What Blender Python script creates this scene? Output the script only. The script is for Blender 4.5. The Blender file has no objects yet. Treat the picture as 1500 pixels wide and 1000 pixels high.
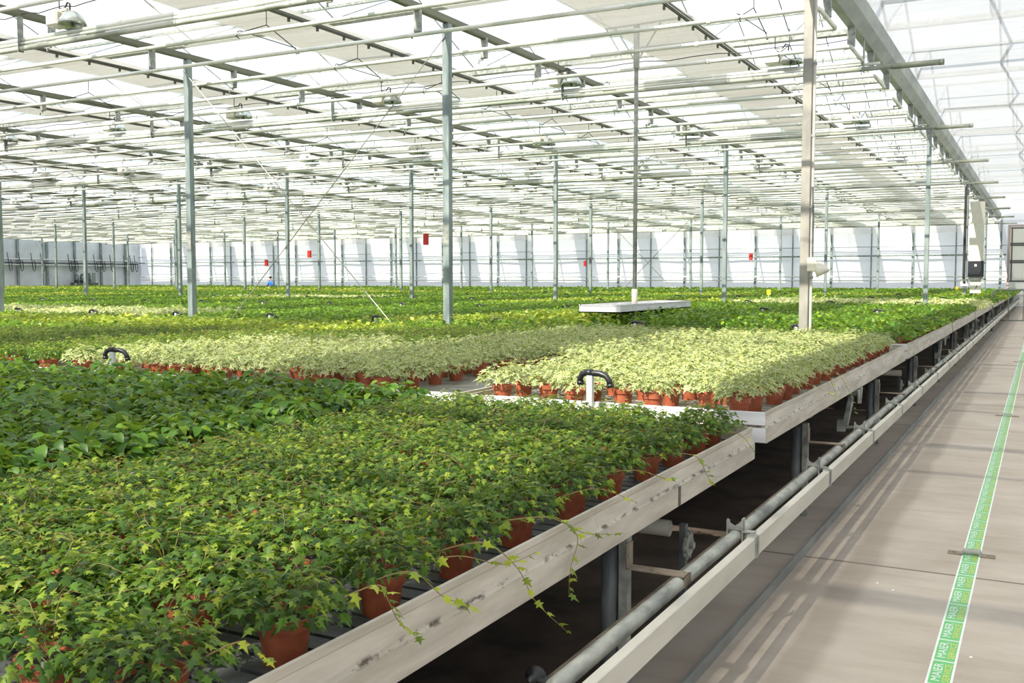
import bpy, math, random
import numpy as np
from mathutils import Vector, Matrix

random.seed(11)
RNG = np.random.default_rng(7)
SC = bpy.context.scene
COL = SC.collection

# ------------------------------------------------------------------ camera
F_PX, W_PX, H_PX = 1460.0, 1500.0, 1000.0
CAM_H = 1.6
def camera_axes():
    hor, vx = 408.0, 1527.0
    phi = math.atan((500 - hor) / F_PX)
    d = np.array([vx - 750.0, 500.0 - hor, -F_PX]); d /= np.linalg.norm(d)
    up = np.array([0, math.cos(phi), math.sin(phi)])
    y = d - up * (d @ up); y /= np.linalg.norm(y)
    x = np.cross(y, up)
    return np.array([x, y, up])
CAM_M = camera_axes()
cd = bpy.data.cameras.new('camera'); cam = bpy.data.objects.new('camera', cd); COL.objects.link(cam)
cd.sensor_width = 36.0; cd.lens = F_PX / W_PX * 36.0; cd.clip_start = 0.05; cd.clip_end = 400
m4 = Matrix.Identity(4)
for i in range(3):
    for j in range(3):
        m4[i][j] = CAM_M[i][j]
m4[2][3] = CAM_H
cam.matrix_world = m4
SC.camera = cam

def project(p):
    c = CAM_M.T @ (np.array(p, float) - np.array([0, 0, CAM_H]))
    if c[2] > -0.05: return None
    return 750 + F_PX * c[0] / -c[2], 500 - F_PX * c[1] / -c[2]
def in_view(x, y, z, pad=60):
    q = project((x, y, z))
    return q is not None and -pad < q[0] < W_PX + pad and -pad < q[1] < H_PX + pad

# ------------------------------------------------------------------ materials
def mat(name):
    m = bpy.data.materials.new(name); m.use_nodes = True
    nt = m.node_tree; nt.nodes.clear()
    out = nt.nodes.new('ShaderNodeOutputMaterial')
    return m, nt, out
def N(nt, kind, **kw):
    n = nt.nodes.new(kind)
    for k, v in kw.items(): setattr(n, k, v)
    return n
def rgb(c): return (c[0], c[1], c[2], 1.0)
def srgb(r, g, b):
    f = lambda v: (v / 255 / 12.92) if v / 255 <= 0.04045 else ((v / 255 + 0.055) / 1.055) ** 2.4
    return (f(r), f(g), f(b))
def ramp(nt, pts, interp='LINEAR'):
    r = N(nt, 'ShaderNodeValToRGB'); cr = r.color_ramp; cr.interpolation = interp
    while len(cr.elements) > 1: cr.elements.remove(cr.elements[-1])
    cr.elements[0].position = pts[0][0]; cr.elements[0].color = rgb(pts[0][1])
    for p, c in pts[1:]:
        e = cr.elements.new(p); e.color = rgb(c)
    return r
def coords(nt, scale=(1, 1, 1)):
    g = N(nt, 'ShaderNodeNewGeometry'); mp = N(nt, 'ShaderNodeMapping'); mp.inputs['Scale'].default_value = scale
    nt.links.new(g.outputs['Position'], mp.inputs['Vector'])
    return mp.outputs['Vector']
def noise(nt, vec, scale, detail=4, rough=0.55):
    n = N(nt, 'ShaderNodeTexNoise'); n.inputs['Scale'].default_value = scale; n.inputs['Detail'].default_value = detail
    n.inputs['Roughness'].default_value = rough
    nt.links.new(vec, n.inputs['Vector']); return n.outputs['Fac']
def mixc(nt, fac, a, b, blend='MIX'):
    x = N(nt, 'ShaderNodeMix', data_type='RGBA', blend_type=blend)
    for s, v in ((x.inputs['Factor'], fac), (x.inputs['A'], a), (x.inputs['B'], b)):
        if isinstance(v, (int, float)): s.default_value = v
        elif isinstance(v, tuple): s.default_value = rgb(v)
        else: nt.links.new(v, s)
    return x.outputs['Result']
def surface(name, c1, c2, scale=6, stretch=(1, 1, 1), rough=0.5, metal=0.0, bump=0.0, dirt=None, lo=0.35, hi=0.65, spec=0.5):
    """a two-tone noisy surface; dirt=(colour, scale, stretch, threshold) adds stains"""
    m, nt, out = mat(name)
    p = N(nt, 'ShaderNodeBsdfPrincipled'); nt.links.new(p.outputs[0], out.inputs[0])
    f = noise(nt, coords(nt, stretch), scale)
    r = ramp(nt, [(lo, c1), (hi, c2)]); nt.links.new(f, r.inputs[0])
    col = r.outputs[0]
    if dirt:
        f2 = noise(nt, coords(nt, dirt[2]), dirt[1], 6, 0.65)
        r2 = ramp(nt, [(dirt[3], (0, 0, 0)), (min(1, dirt[3] + 0.12), (1, 1, 1))]); nt.links.new(f2, r2.inputs[0])
        col = mixc(nt, r2.outputs[0], col, dirt[0])
    nt.links.new(col, p.inputs['Base Color'])
    p.inputs['Roughness'].default_value = rough; p.inputs['Metallic'].default_value = metal
    p.inputs['Specular IOR Level'].default_value = spec
    if bump:
        b = N(nt, 'ShaderNodeBump'); b.inputs['Strength'].default_value = bump; b.inputs['Distance'].default_value = 0.01
        nt.links.new(f, b.inputs['Height']); nt.links.new(b.outputs[0], p.inputs['Normal'])
    return m
def leaf_mat(name, dark, mid, young, cream=None, transl=0.35, rough=0.42):
    m, nt, out = mat(name)
    at = N(nt, 'ShaderNodeAttribute', attribute_name='tint'); sp = N(nt, 'ShaderNodeSeparateColor')
    nt.links.new(at.outputs['Color'], sp.inputs[0])
    col = mixc(nt, sp.outputs['Blue'], dark, mid)
    if cream is not None: col = mixc(nt, sp.outputs['Green'], col, cream)
    col = mixc(nt, sp.outputs['Red'], col, young)
    p = N(nt, 'ShaderNodeBsdfPrincipled'); p.inputs['Roughness'].default_value = rough
    p.inputs['Specular IOR Level'].default_value = 0.35
    nt.links.new(col, p.inputs['Base Color'])
    t = N(nt, 'ShaderNodeBsdfTranslucent'); nt.links.new(mixc(nt, 0.35, col, (0.55, 0.75, 0.08)), t.inputs['Color'])
    mx = N(nt, 'ShaderNodeMixShader'); mx.inputs[0].default_value = transl
    nt.links.new(p.outputs[0], mx.inputs[1]); nt.links.new(t.outputs[0], mx.inputs[2]); nt.links.new(mx.outputs[0], out.inputs[0])
    return m
def fabric_mat(name, col, t_transp, t_transl, stretch, scale=3.0, c2=None):
    """woven plastic cloth: part open mesh, part translucent thread, part diffuse thread"""
    m, nt, out = mat(name)
    f = noise(nt, coords(nt, stretch), scale, 3)
    r = ramp(nt, [(0.3, c2 or tuple(v * 0.9 for v in col)), (0.7, col)]); nt.links.new(f, r.inputs[0])
    tp = N(nt, 'ShaderNodeBsdfTransparent'); tl = N(nt, 'ShaderNodeBsdfTranslucent'); df = N(nt, 'ShaderNodeBsdfDiffuse')
    nt.links.new(r.outputs[0], tl.inputs[0]); nt.links.new(r.outputs[0], df.inputs[0])
    a = N(nt, 'ShaderNodeMixShader'); a.inputs[0].default_value = t_transl
    nt.links.new(df.outputs[0], a.inputs[1]); nt.links.new(tl.outputs[0], a.inputs[2])
    b = N(nt, 'ShaderNodeMixShader'); b.inputs[0].default_value = t_transp
    nt.links.new(a.outputs[0], b.inputs[1]); nt.links.new(tp.outputs[0], b.inputs[2])
    nt.links.new(b.outputs[0], out.inputs[0])
    return m
def plain(name, c, rough=0.5, metal=0.0, spec=0.5):
    return surface(name, tuple(v * 0.92 for v in c), c, 9, rough=rough, metal=metal, spec=spec)

M = {}
def rim_metal():
    m, nt, out = mat('bench_aluminium')
    p = N(nt, 'ShaderNodeBsdfPrincipled'); nt.links.new(p.outputs[0], out.inputs[0])
    f = noise(nt, coords(nt, (1, 0.5, 4)), 5); r = ramp(nt, [(0.35, srgb(176, 168, 154)), (0.65, srgb(206, 198, 184))]); nt.links.new(f, r.inputs[0])
    tc = N(nt, 'ShaderNodeTexCoord'); sx = N(nt, 'ShaderNodeSeparateXYZ'); nt.links.new(tc.outputs['Object'], sx.inputs[0])
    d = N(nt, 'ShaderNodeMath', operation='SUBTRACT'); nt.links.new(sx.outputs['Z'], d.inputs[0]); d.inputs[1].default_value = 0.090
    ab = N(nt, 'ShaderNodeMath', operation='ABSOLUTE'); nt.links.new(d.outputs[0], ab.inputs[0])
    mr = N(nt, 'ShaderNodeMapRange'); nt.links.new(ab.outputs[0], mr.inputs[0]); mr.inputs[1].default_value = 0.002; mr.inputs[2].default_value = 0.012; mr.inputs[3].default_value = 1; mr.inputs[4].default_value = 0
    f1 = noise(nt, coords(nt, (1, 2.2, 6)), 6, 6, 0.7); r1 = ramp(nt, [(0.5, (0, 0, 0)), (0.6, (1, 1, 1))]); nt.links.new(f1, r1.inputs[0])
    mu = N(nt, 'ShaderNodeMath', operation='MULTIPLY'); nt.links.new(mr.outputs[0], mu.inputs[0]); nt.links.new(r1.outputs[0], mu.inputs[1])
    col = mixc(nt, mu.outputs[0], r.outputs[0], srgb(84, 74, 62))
    f2 = noise(nt, coords(nt, (1, 9, 1.2)), 2.6, 5, 0.6); r2 = ramp(nt, [(0.66, (0, 0, 0)), (0.76, (1, 1, 1))]); nt.links.new(f2, r2.inputs[0])
    m2 = N(nt, 'ShaderNodeMath', operation='MULTIPLY'); nt.links.new(r2.outputs[0], m2.inputs[0]); m2.inputs[1].default_value = 0.45
    col = mixc(nt, m2.outputs[0], col, srgb(128, 124, 114))
    nt.links.new(col, p.inputs['Base Color']); p.inputs['Roughness'].default_value = 0.5; p.inputs['Specular IOR Level'].default_value = 0.4
    return m
M['alu'] = rim_metal()
M['alu_side'] = surface('bench_aluminium_end', srgb(214, 214, 216), srgb(236, 236, 238), 5, (0.5, 1, 4), 0.45, 0.0, spec=0.4)  # pale tray metal, also the sunlit look painted on bench fronts
M['grime'] = plain('grime', srgb(96, 90, 80), 0.8)
M['slat'] = surface('slatted_plastic', srgb(62, 64, 66), srgb(92, 94, 96), 12, rough=0.55)
M['slat_pale'] = surface('slatted_pale', srgb(120, 118, 112), srgb(158, 154, 146), 12, rough=0.55)
M['galv'] = surface('galvanised_steel', srgb(124, 128, 124), srgb(170, 172, 164), 14, (1, 0.4, 1), 0.5, 0.25, dirt=(srgb(96, 104, 98), 7, (1, 0.5, 1), 0.62))
M['galv_dark'] = surface('weathered_steel', srgb(74, 80, 82), srgb(112, 118, 118), 10, (1, 1, 0.4), 0.5, 0.3)
M['rusty'] = surface('rusty_bracket', srgb(118, 104, 88), srgb(150, 138, 122), 14, rough=0.65, metal=0.2, dirt=(srgb(92, 62, 44), 16, (1, 1, 1), 0.6))
M['white_beam'] = surface('white_paint', srgb(186, 182, 170), srgb(208, 204, 192), 6, (1, 0.3, 1), 0.4, dirt=(srgb(140, 136, 112), 10, (1, 0.3, 1), 0.7))
M['column'] = surface('column_steel', srgb(112, 126, 126), srgb(152, 162, 160), 9, (1, 1, 0.25), 0.45, 0.25)
M['column_warm'] = surface('column_steel_stained', srgb(134, 132, 126), srgb(164, 160, 152), 4, (1, 1, 0.6), 0.5, 0.2, dirt=(srgb(198, 158, 108), 1.3, (1, 1, 1), 0.66))
M['pipe'] = surface('painted_pipe', srgb(208, 214, 202), srgb(238, 238, 230), 1.1, (1, 1, 1), 0.35, 0.1, lo=0.42, hi=0.5)
M['pipe_thick'] = surface('crop_pipe', srgb(140, 146, 132), srgb(190, 192, 178), 0.9, (1, 1, 1), 0.45, 0.15, lo=0.42, hi=0.52)
M['pipe_end'] = surface('tan_pipe_end', srgb(176, 152, 116), srgb(202, 184, 150), 6, rough=0.6)
M['gutter'] = surface('gutter_metal', srgb(96, 98, 82), srgb(124, 126, 108), 3, (1, 0.2, 1), 0.5, 0.2)
M['gutter_big'] = surface('gutter_sheet', srgb(140, 148, 140), srgb(176, 182, 172), 2.5, (1, 0.4, 1), 0.45, 0.2, dirt=(srgb(110, 112, 98), 4, (1, 0.4, 2), 0.62))
M['edge'] = plain('screen_profile', srgb(98, 98, 86), 0.5, 0.2)
M['wire'] = plain('dark_wire', srgb(52, 50, 50), 0.5)
M['cable'] = plain('steel_cable', srgb(168, 166, 158), 0.4, 0.4)
M['black'] = surface('black_rubber', srgb(24, 25, 27), srgb(40, 41, 44), 12, rough=0.38)
M['post_white'] = plain('white_post', srgb(214, 216, 214), 0.4)
M['pot'] = surface('terracotta_plastic', srgb(150, 78, 54), srgb(180, 98, 68), 20, rough=0.5)
M['soil'] = surface('potting_soil', srgb(38, 27, 20), srgb(62, 46, 34), 60, rough=0.9, bump=0.5)
M['stem'] = plain('ivy_stem', srgb(142, 122, 74), 0.6)
M['ivy'] = leaf_mat('green_ivy_leaf', srgb(34, 66, 24), srgb(94, 132, 40), srgb(208, 220, 68))
M['broad'] = leaf_mat('broad_leaf', srgb(44, 80, 24), srgb(88, 132, 40), srgb(168, 196, 64), rough=0.38)
M['varieg'] = leaf_mat('variegated_leaf', srgb(66, 102, 40), srgb(120, 150, 66), srgb(232, 232, 112), cream=srgb(250, 248, 196))
M['farleaf'] = leaf_mat('far_green_leaf', srgb(48, 92, 20), srgb(106, 148, 36), srgb(188, 208, 60))
M['yellowleaf'] = leaf_mat('yellow_green_leaf', srgb(112, 140, 36), srgb(172, 184, 62), srgb(230, 226, 110))
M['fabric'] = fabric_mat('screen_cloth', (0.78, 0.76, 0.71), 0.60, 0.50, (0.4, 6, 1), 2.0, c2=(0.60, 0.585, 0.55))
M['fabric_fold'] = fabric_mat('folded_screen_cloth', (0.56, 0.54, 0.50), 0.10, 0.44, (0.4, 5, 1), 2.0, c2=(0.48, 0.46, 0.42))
M['aisle_cloth'] = fabric_mat('aisle_cloth', (0.68, 0.68, 0.71), 0.19, 0.37, (0.5, 7, 1), 1.8, c2=(0.56, 0.56, 0.60))
M['wall_cloth'] = fabric_mat('wall_sheet', (0.78, 0.795, 0.82), 0.0, 0.28, (0.5, 0.5, 0.4), 1.0, c2=(0.71, 0.73, 0.765))
M['wall_grey'] = surface('grey_wall_sheet', srgb(196, 200, 208), srgb(216, 220, 226), 0.8, (1, 1, 1), 0.6)
M['tape_green'] = plain('tape_green', srgb(92, 190, 106), 0.35)
M['tape_white'] = plain('tape_white', srgb(236, 240, 236), 0.35)
M['tape_yellow'] = plain('tape_yellow', srgb(228, 214, 84), 0.35)
M['lamp_white'] = plain('lamp_housing', srgb(226, 222, 208), 0.45)
M['lamp_metal'] = plain('lamp_reflector', srgb(200, 206, 204), 0.22, 0.8)
M['lamp_dark'] = plain('lamp_socket', srgb(96, 100, 92), 0.5)
M['red'] = plain('red_card', srgb(206, 52, 44), 0.5)
M['blue'] = plain('blue_jacket', srgb(40, 112, 200), 0.8)
M['navy'] = plain('dark_trousers', srgb(34, 36, 48), 0.85)
M['skin'] = plain('skin', srgb(206, 158, 130), 0.6)
M['hair'] = plain('hair', srgb(50, 38, 30), 0.8)
M['panel_dark'] = plain('dark_panel', srgb(40, 42, 50), 0.4)
M['kerb'] = surface('steel_strip', srgb(122, 126, 124), srgb(150, 154, 150), 8, (1, 0.3, 1), 0.45, 0.3)
M['barrier'] = plain('barrier_tube', srgb(120, 128, 118), 0.45, 0.2)
M['frame_pink'] = plain('door_frame', srgb(168, 152, 146), 0.5)
M['mullion'] = plain('mullion', srgb(62, 66, 64), 0.5)
M['yellow'] = plain('yellow_card', srgb(232, 206, 40), 0.5)
m, nt, out = mat('door_pane'); M['pane'] = m
_d = N(nt, 'ShaderNodeBsdfDiffuse'); _d.inputs[0].default_value = (0.8, 0.8, 0.76, 1); _t = N(nt, 'ShaderNodeBsdfTranslucent'); _t.inputs[0].default_value = (0.9, 0.9, 0.85, 1)
_m = N(nt, 'ShaderNodeMixShader'); _m.inputs[0].default_value = 0.6
nt.links.new(_d.outputs[0], _m.inputs[1]); nt.links.new(_t.outputs[0], _m.inputs[2]); nt.links.new(_m.outputs[0], out.inputs[0])
m, nt, out = mat('roof_glass'); M['glass'] = m
_t = N(nt, 'ShaderNodeBsdfTransparent'); _t.inputs[0].default_value = (0.95, 0.97, 0.97, 1); _g = N(nt, 'ShaderNodeBsdfGlossy'); _g.inputs['Roughness'].default_value = 0.05
_m = N(nt, 'ShaderNodeMixShader'); _m.inputs[0].default_value = 0.04
nt.links.new(_t.outputs[0], _m.inputs[1]); nt.links.new(_g.outputs[0], _m.inputs[2]); nt.links.new(_m.outputs[0], out.inputs[0])

def concrete():
    m, nt, out = mat('concrete_path')
    p = N(nt, 'ShaderNodeBsdfPrincipled'); nt.links.new(p.outputs[0], out.inputs[0])
    f1 = noise(nt, coords(nt, (1, 1, 1)), 1.3, 5); r1 = ramp(nt, [(0.3, srgb(174, 163, 150)), (0.7, srgb(196, 186, 174))]); nt.links.new(f1, r1.inputs[0])
    f2 = noise(nt, coords(nt, (0.8, 3.5, 1)), 2.2, 6, 0.65); r2 = ramp(nt, [(0.40, (1, 1, 1)), (0.75, srgb(236, 233, 230))]); nt.links.new(f2, r2.inputs[0])
    col = mixc(nt, 1.0, r1.outputs[0], r2.outputs[0], 'MULTIPLY')
    # wheel tracks worn along the aisle
    g = N(nt, 'ShaderNodeNewGeometry'); sx = N(nt, 'ShaderNodeSeparateXYZ'); nt.links.new(g.outputs['Position'], sx.inputs[0])
    def band(cx, w, k):
        a = N(nt, 'ShaderNodeMath', operation='SUBTRACT'); nt.links.new(sx.outputs['X'], a.inputs[0]); a.inputs[1].default_value = cx
        wob = noise(nt, coords(nt, (0.3, 0.5, 1)), 2.0, 3)
        b = N(nt, 'ShaderNodeMath', operation='MULTIPLY_ADD'); nt.links.new(wob, b.inputs[0]); b.inputs[1].default_value = 0.14
        sub = N(nt, 'ShaderNodeMath', operation='SUBTRACT'); nt.links.new(a.outputs[0], sub.inputs[0]); sub.inputs[1].default_value = 0.07; nt.links.new(sub.outputs[0], b.inputs[2])
        c = N(nt, 'ShaderNodeMath', operation='ABSOLUTE'); nt.links.new(b.outputs[0], c.inputs[0])
        mr = N(nt, 'ShaderNodeMapRange'); nt.links.new(c.outputs[0], mr.inputs[0]); mr.inputs[1].default_value = w * 0.5; mr.inputs[2].default_value = w
        mr.inputs[3].default_value = k; mr.inputs[4].default_value = 0.0
        return mr.outputs[0]
    for cx, w, k in ((-0.86, 0.11, 0.45), (-1.08, 0.10, 0.25), (0.25, 0.13, 0.3)):
        col = mixc(nt, band(cx, w, k), col, srgb(132, 122, 110))
    # slab joints across the aisle
    mod = N(nt, 'ShaderNodeMath', operation='PINGPONG'); nt.links.new(sx.outputs['Y'], mod.inputs[0]); mod.inputs[1].default_value = 2.9
    lt = N(nt, 'ShaderNodeMath', operation='LESS_THAN'); nt.links.new(mod.outputs[0], lt.inputs[0]); lt.inputs[1].default_value = 0.012
    col = mixc(nt, lt.outputs[0], col, srgb(116, 106, 96))
    f3 = noise(nt, coords(nt), 34, 3); r3 = ramp(nt, [(0.70, (0, 0, 0)), (0.78, (1, 1, 1))]); nt.links.new(f3, r3.inputs[0])
    sc = N(nt, 'ShaderNodeMath', operation='MULTIPLY'); nt.links.new(r3.outputs[0], sc.inputs[0]); sc.inputs[1].default_value = 0.4
    col = mixc(nt, sc.outputs[0], col, srgb(110, 98, 86))
    nt.links.new(col, p.inputs['Base Color']); p.inputs['Roughness'].default_value = 0.62; p.inputs['Specular IOR Level'].default_value = 0.35
    b = N(nt, 'ShaderNodeBump'); b.inputs['Strength'].default_value = 0.15; b.inputs['Distance'].default_value = 0.01
    nt.links.new(f2, b.inputs['Height']); nt.links.new(b.outputs[0], p.inputs['Normal'])
    return m
M['concrete'] = concrete()
M['ground'] = surface('dark_soil', srgb(52, 42, 34), srgb(84, 70, 58), 3, rough=0.95, bump=0.6, dirt=(srgb(132, 112, 92), 42, (1, 1, 1), 0.68))

# ------------------------------------------------------------------ mesh builder
class MB:
    def __init__(s): s.v = []; s.f = []; s.m = []; s.cur = 0
    def mat(s, i): s.cur = i; return s
    def add(s, verts, faces):
        b = len(s.v); s.v += [tuple(map(float, q)) for q in verts]
        for f in faces: s.f.append([b + i for i in f]); s.m.append(s.cur)
        return s
    def box(s, x0, x1, y0, y1, z0, z1, bev=0.0):
        if bev <= 0:
            v = [(x0, y0, z0), (x1, y0, z0), (x1, y1, z0), (x0, y1, z0), (x0, y0, z1), (x1, y0, z1), (x1, y1, z1), (x0, y1, z1)]
            return s.add(v, [(0, 3, 2, 1), (4, 5, 6, 7), (0, 1, 5, 4), (1, 2, 6, 5), (2, 3, 7, 6), (3, 0, 4, 7)])
        def ring(i, z): 
            return [(x0 + i, y0, z), (x1 - i, y0, z), (x1, y0 + i, z), (x1, y1 - i, z), (x1 - i, y1, z), (x0 + i, y1, z), (x0, y1 - i, z), (x0, y0 + i, z)]
        def inner(z): return [(x0 + bev, y0 + bev, z), (x1 - bev, y0 + bev, z), (x1 - bev, y0 + bev, z), (x1 - bev, y1 - bev, z), (x1 - bev, y1 - bev, z), (x0 + bev, y1 - bev, z), (x0 + bev, y1 - bev, z), (x0 + bev, y0 + bev, z)]
        r = [inner(z0), ring(bev, z0 + bev), ring(bev, z1 - bev), inner(z1)]
        v = sum(r, []); fs = []
        for k in range(3):
            for i in range(8):
                j = (i + 1) % 8; fs.append((k * 8 + i, k * 8 + j, k * 8 + 8 + j, k * 8 + 8 + i))
        fs.append(tuple(range(7, -1, -1))); fs.append(tuple(range(24, 32)))
        return s.add(v, fs)
    def tube(s, pts, r, n=8, caps=True):
        P = [Vector(p) for p in pts]; rr = r if isinstance(r, (list, tuple)) else [r] * len(P)
        T = []
        for i in range(len(P)):
            a = P[max(0, i - 1)]; b = P[min(len(P) - 1, i + 1)]; T.append((b - a).normalized())
        u = T[0].orthogonal().normalized(); V = []
        for i, p in enumerate(P):
            u = (u - T[i] * u.dot(T[i])); u = u.normalized() if u.length > 1e-6 else T[i].orthogonal().normalized()
            w = T[i].cross(u)
            for k in range(n):
                a = 2 * math.pi * k / n; V.append(p + (u * math.cos(a) + w * math.sin(a)) * rr[i])
        fs = []
        for i in range(len(P) - 1):
            for k in range(n):
                l = (k + 1) % n; fs.append((i * n + k, i * n + l, i * n + n + l, i * n + n + k))
        if caps: fs.append(tuple(range(n - 1, -1, -1))); fs.append(tuple(range((len(P) - 1) * n, len(P) * n)))
        return s.add(V, fs)
    def lathe(s, prof, c=(0, 0, 0), n=20, close=True):
        V = []
        for r, z in prof:
            for k in range(n):
                a = 2 * math.pi * k / n; V.append((c[0] + r * math.cos(a), c[1] + r * math.sin(a), c[2] + z))
        fs = []
        for i in range(len(prof) - 1):
            for k in range(n):
                l = (k + 1) % n; fs.append((i * n + k, i * n + l, i * n + n + l, i * n + n + k))
        if close: fs.append(tuple(range(n - 1, -1, -1)))
        return s.add(V, fs)
    def prism_y(s, poly, y0, y1):
        """polygon of (x, z) carried along Y"""
        n = len(poly); V = [(x, y0, z) for x, z in poly] + [(x, y1, z) for x, z in poly]
        fs = [(i, (i + 1) % n, n + (i + 1) % n, n + i) for i in range(n)] + [tuple(range(n - 1, -1, -1)), tuple(range(n, 2 * n))]
        return s.add(V, fs)
    def build(s, name, mats, parent=None, smooth=False, loc=None):
        me = bpy.data.meshes.new(name); me.from_pydata(s.v, [], s.f); me.update()
        for x in (mats if isinstance(mats, (list, tuple)) else [mats]): me.materials.append(M[x] if isinstance(x, str) else x)
        me.polygons.foreach_set('material_index', s.m)
        if smooth: me.polygons.foreach_set('use_smooth', [True] * len(me.polygons))
        o = bpy.data.objects.new(name, me); COL.objects.link(o)
        if parent: o.parent = parent
        if loc: o.location = loc
        return o
def smooth_by_angle(o, deg=40):
    me = o.data
    me.polygons.foreach_set('use_smooth', [True] * len(me.polygons))
    try: me.set_sharp_from_angle(angle=math.radians(deg))
    except Exception: pass
    return o
def tag(o, label, cat, group=None, kind=None):
    o['label'] = label; o['category'] = cat
    if group: o['group'] = group
    if kind: o['kind'] = kind
    return o
def thing(name, loc, label, cat, group=None, rz=0.0):
    o = bpy.data.objects.new(name, None); COL.objects.link(o); o.location = loc; o.rotation_euler = (0, 0, rz); o.empty_display_size = 0.1
    return tag(o, label, cat, group)
def struct(o, label=None, cat=None):
    o['kind'] = 'structure'
    if label: o['label'] = label
    if cat: o['category'] = cat
    return o
def link_copy(src, parent):
    c = src.copy(); COL.objects.link(c); c.parent = parent; return c
ORD = 'first second third fourth fifth sixth seventh eighth ninth tenth eleventh twelfth thirteenth fourteenth fifteenth sixteenth seventeenth eighteenth nineteenth'.split()
TENS = ['', '', 'twenty', 'thirty', 'forty', 'fifty', 'sixty', 'seventy', 'eighty', 'ninety']
TENTH = ['', '', 'twentieth', 'thirtieth', 'fortieth', 'fiftieth', 'sixtieth', 'seventieth', 'eightieth', 'ninetieth']
def nth(i):
    i += 1
    if i < 20: return ORD[i - 1]
    return TENTH[i // 10] if i % 10 == 0 else TENS[i // 10] + '-' + ORD[i % 10 - 1]

# ------------------------------------------------------------------ layout numbers (metres)
COLX = [-2.41 - 4.8 * k for k in range(15)]          # gutters and columns across the hall
COLY = [11.7 + 13.5 * j for j in range(4)]           # column rows down the hall
WALL_Y, WALL_X = 65.3, -73.4
ROWY = [(-1.33, 5.27)] + [(5.52 + 6.6 * j, 5.52 + 6.6 * j + 6.4) for j in range(9)]
BX = [(-1.33 - 2.0 * k, -1.33 - 2.0 * k - 1.94) for k in range(36)]
GZ = 5.04                                            # underside of the gutters

# ------------------------------------------------------------------ floor, walls, roof
b = MB(); b.box(-1.52, 3.4, -6, WALL_Y, -0.15, 0.0); struct(b.build('floor', 'concrete'), 'pale concrete aisle floor beside the benches', 'floor')
b = MB(); b.box(WALL_X, -1.52, -6, WALL_Y, -0.15, -0.01); struct(b.build('floor_soil', 'ground'), 'dark bare soil under the benches', 'floor')

def cloth_wall(name, axis, u0, u1, z0, z1, pos, material, label):
    """a slightly rippled plastic sheet"""
    nu, nz = int((u1 - u0) / 0.4), 12; b = MB(); V = []
    for j in range(nz + 1):
        for i in range(nu + 1):
            u = u0 + (u1 - u0) * i / nu; z = z0 + (z1 - z0) * j / nz
            d = 0.025 * math.sin(u * 2.1 + z * 1.3) + 0.02 * math.sin(u * 0.9 - z * 2.2) + 0.012 * math.sin(u * 5.3 + z * 3.1)
            V.append((u, pos + d, z) if axis == 'x' else (pos + d, u, z))
    fs = [(j * (nu + 1) + i, j * (nu + 1) + i + 1, (j + 1) * (nu + 1) + i + 1, (j + 1) * (nu + 1) + i) for j in range(nz) for i in range(nu)]
    b.add(V, fs); o = b.build(name, material, smooth=True); struct(o, label, 'wall'); return o
cloth_wall('wall_back', 'x', WALL_X, 3.4, 0, 7.4, WALL_Y, 'wall_cloth', 'white translucent plastic sheet end wall far behind the plants')
cloth_wall('wall_left', 'y', -6, WALL_Y, 0, 7.4, WALL_X, 'wall_grey', 'pale grey plastic sheet side wall at far left')
cloth_wall('wall_right', 'y', -6, WALL_Y, 0, 7.4, 3.4, 'wall_cloth', 'white plastic sheet side wall right of the aisle')

# glass roof: small ridges running across the hall
PITCH, Y00, ZV, ZR = 5.1, -5.8, 6.25, 7.35
YE = [Y00 + PITCH * i for i in range(15) if Y00 + PITCH * i < WALL_Y + 3]
b = MB()
for y in YE[:-1]:
    for ya, za, yb, zb in ((y, ZV, y + PITCH / 2, ZR), (y + PITCH / 2, ZR, y + PITCH, ZV)):
        b.add([(WALL_X, ya, za), (3.4, ya, za), (3.4, yb, zb), (WALL_X, yb, zb)], [(0, 1, 2, 3)])
roof = struct(b.build('ceiling', 'glass'), 'glazed greenhouse roof above the shade screens', 'ceiling')
for i in range(22):
    x = 2.55 - 1.74 * i if i < 6 else 2.55 - 1.74 * 6 - 3.48 * (i - 6)
    b = MB()
    for y in YE[:-1]:
        b.tube([(x, y, ZV), (x, y + PITCH / 2, ZR), (x, y + PITCH, ZV)], 0.032 if x > -4 else 0.013, 4)
    b.build('glazing_bar', 'galv', roof)
for y in YE[:-1]:
    b = MB(); b.box(WALL_X, 3.4, y - 0.09, y + 0.09, ZV - 0.1, ZV - 0.01); b.build('valley_gutter', 'galv', roof)
    b = MB(); b.box(WALL_X, 3.4, y + PITCH / 2 - 0.03, y + PITCH / 2 + 0.03, ZR - 0.06, ZR); b.build('ridge_bar', 'galv', roof)

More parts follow.
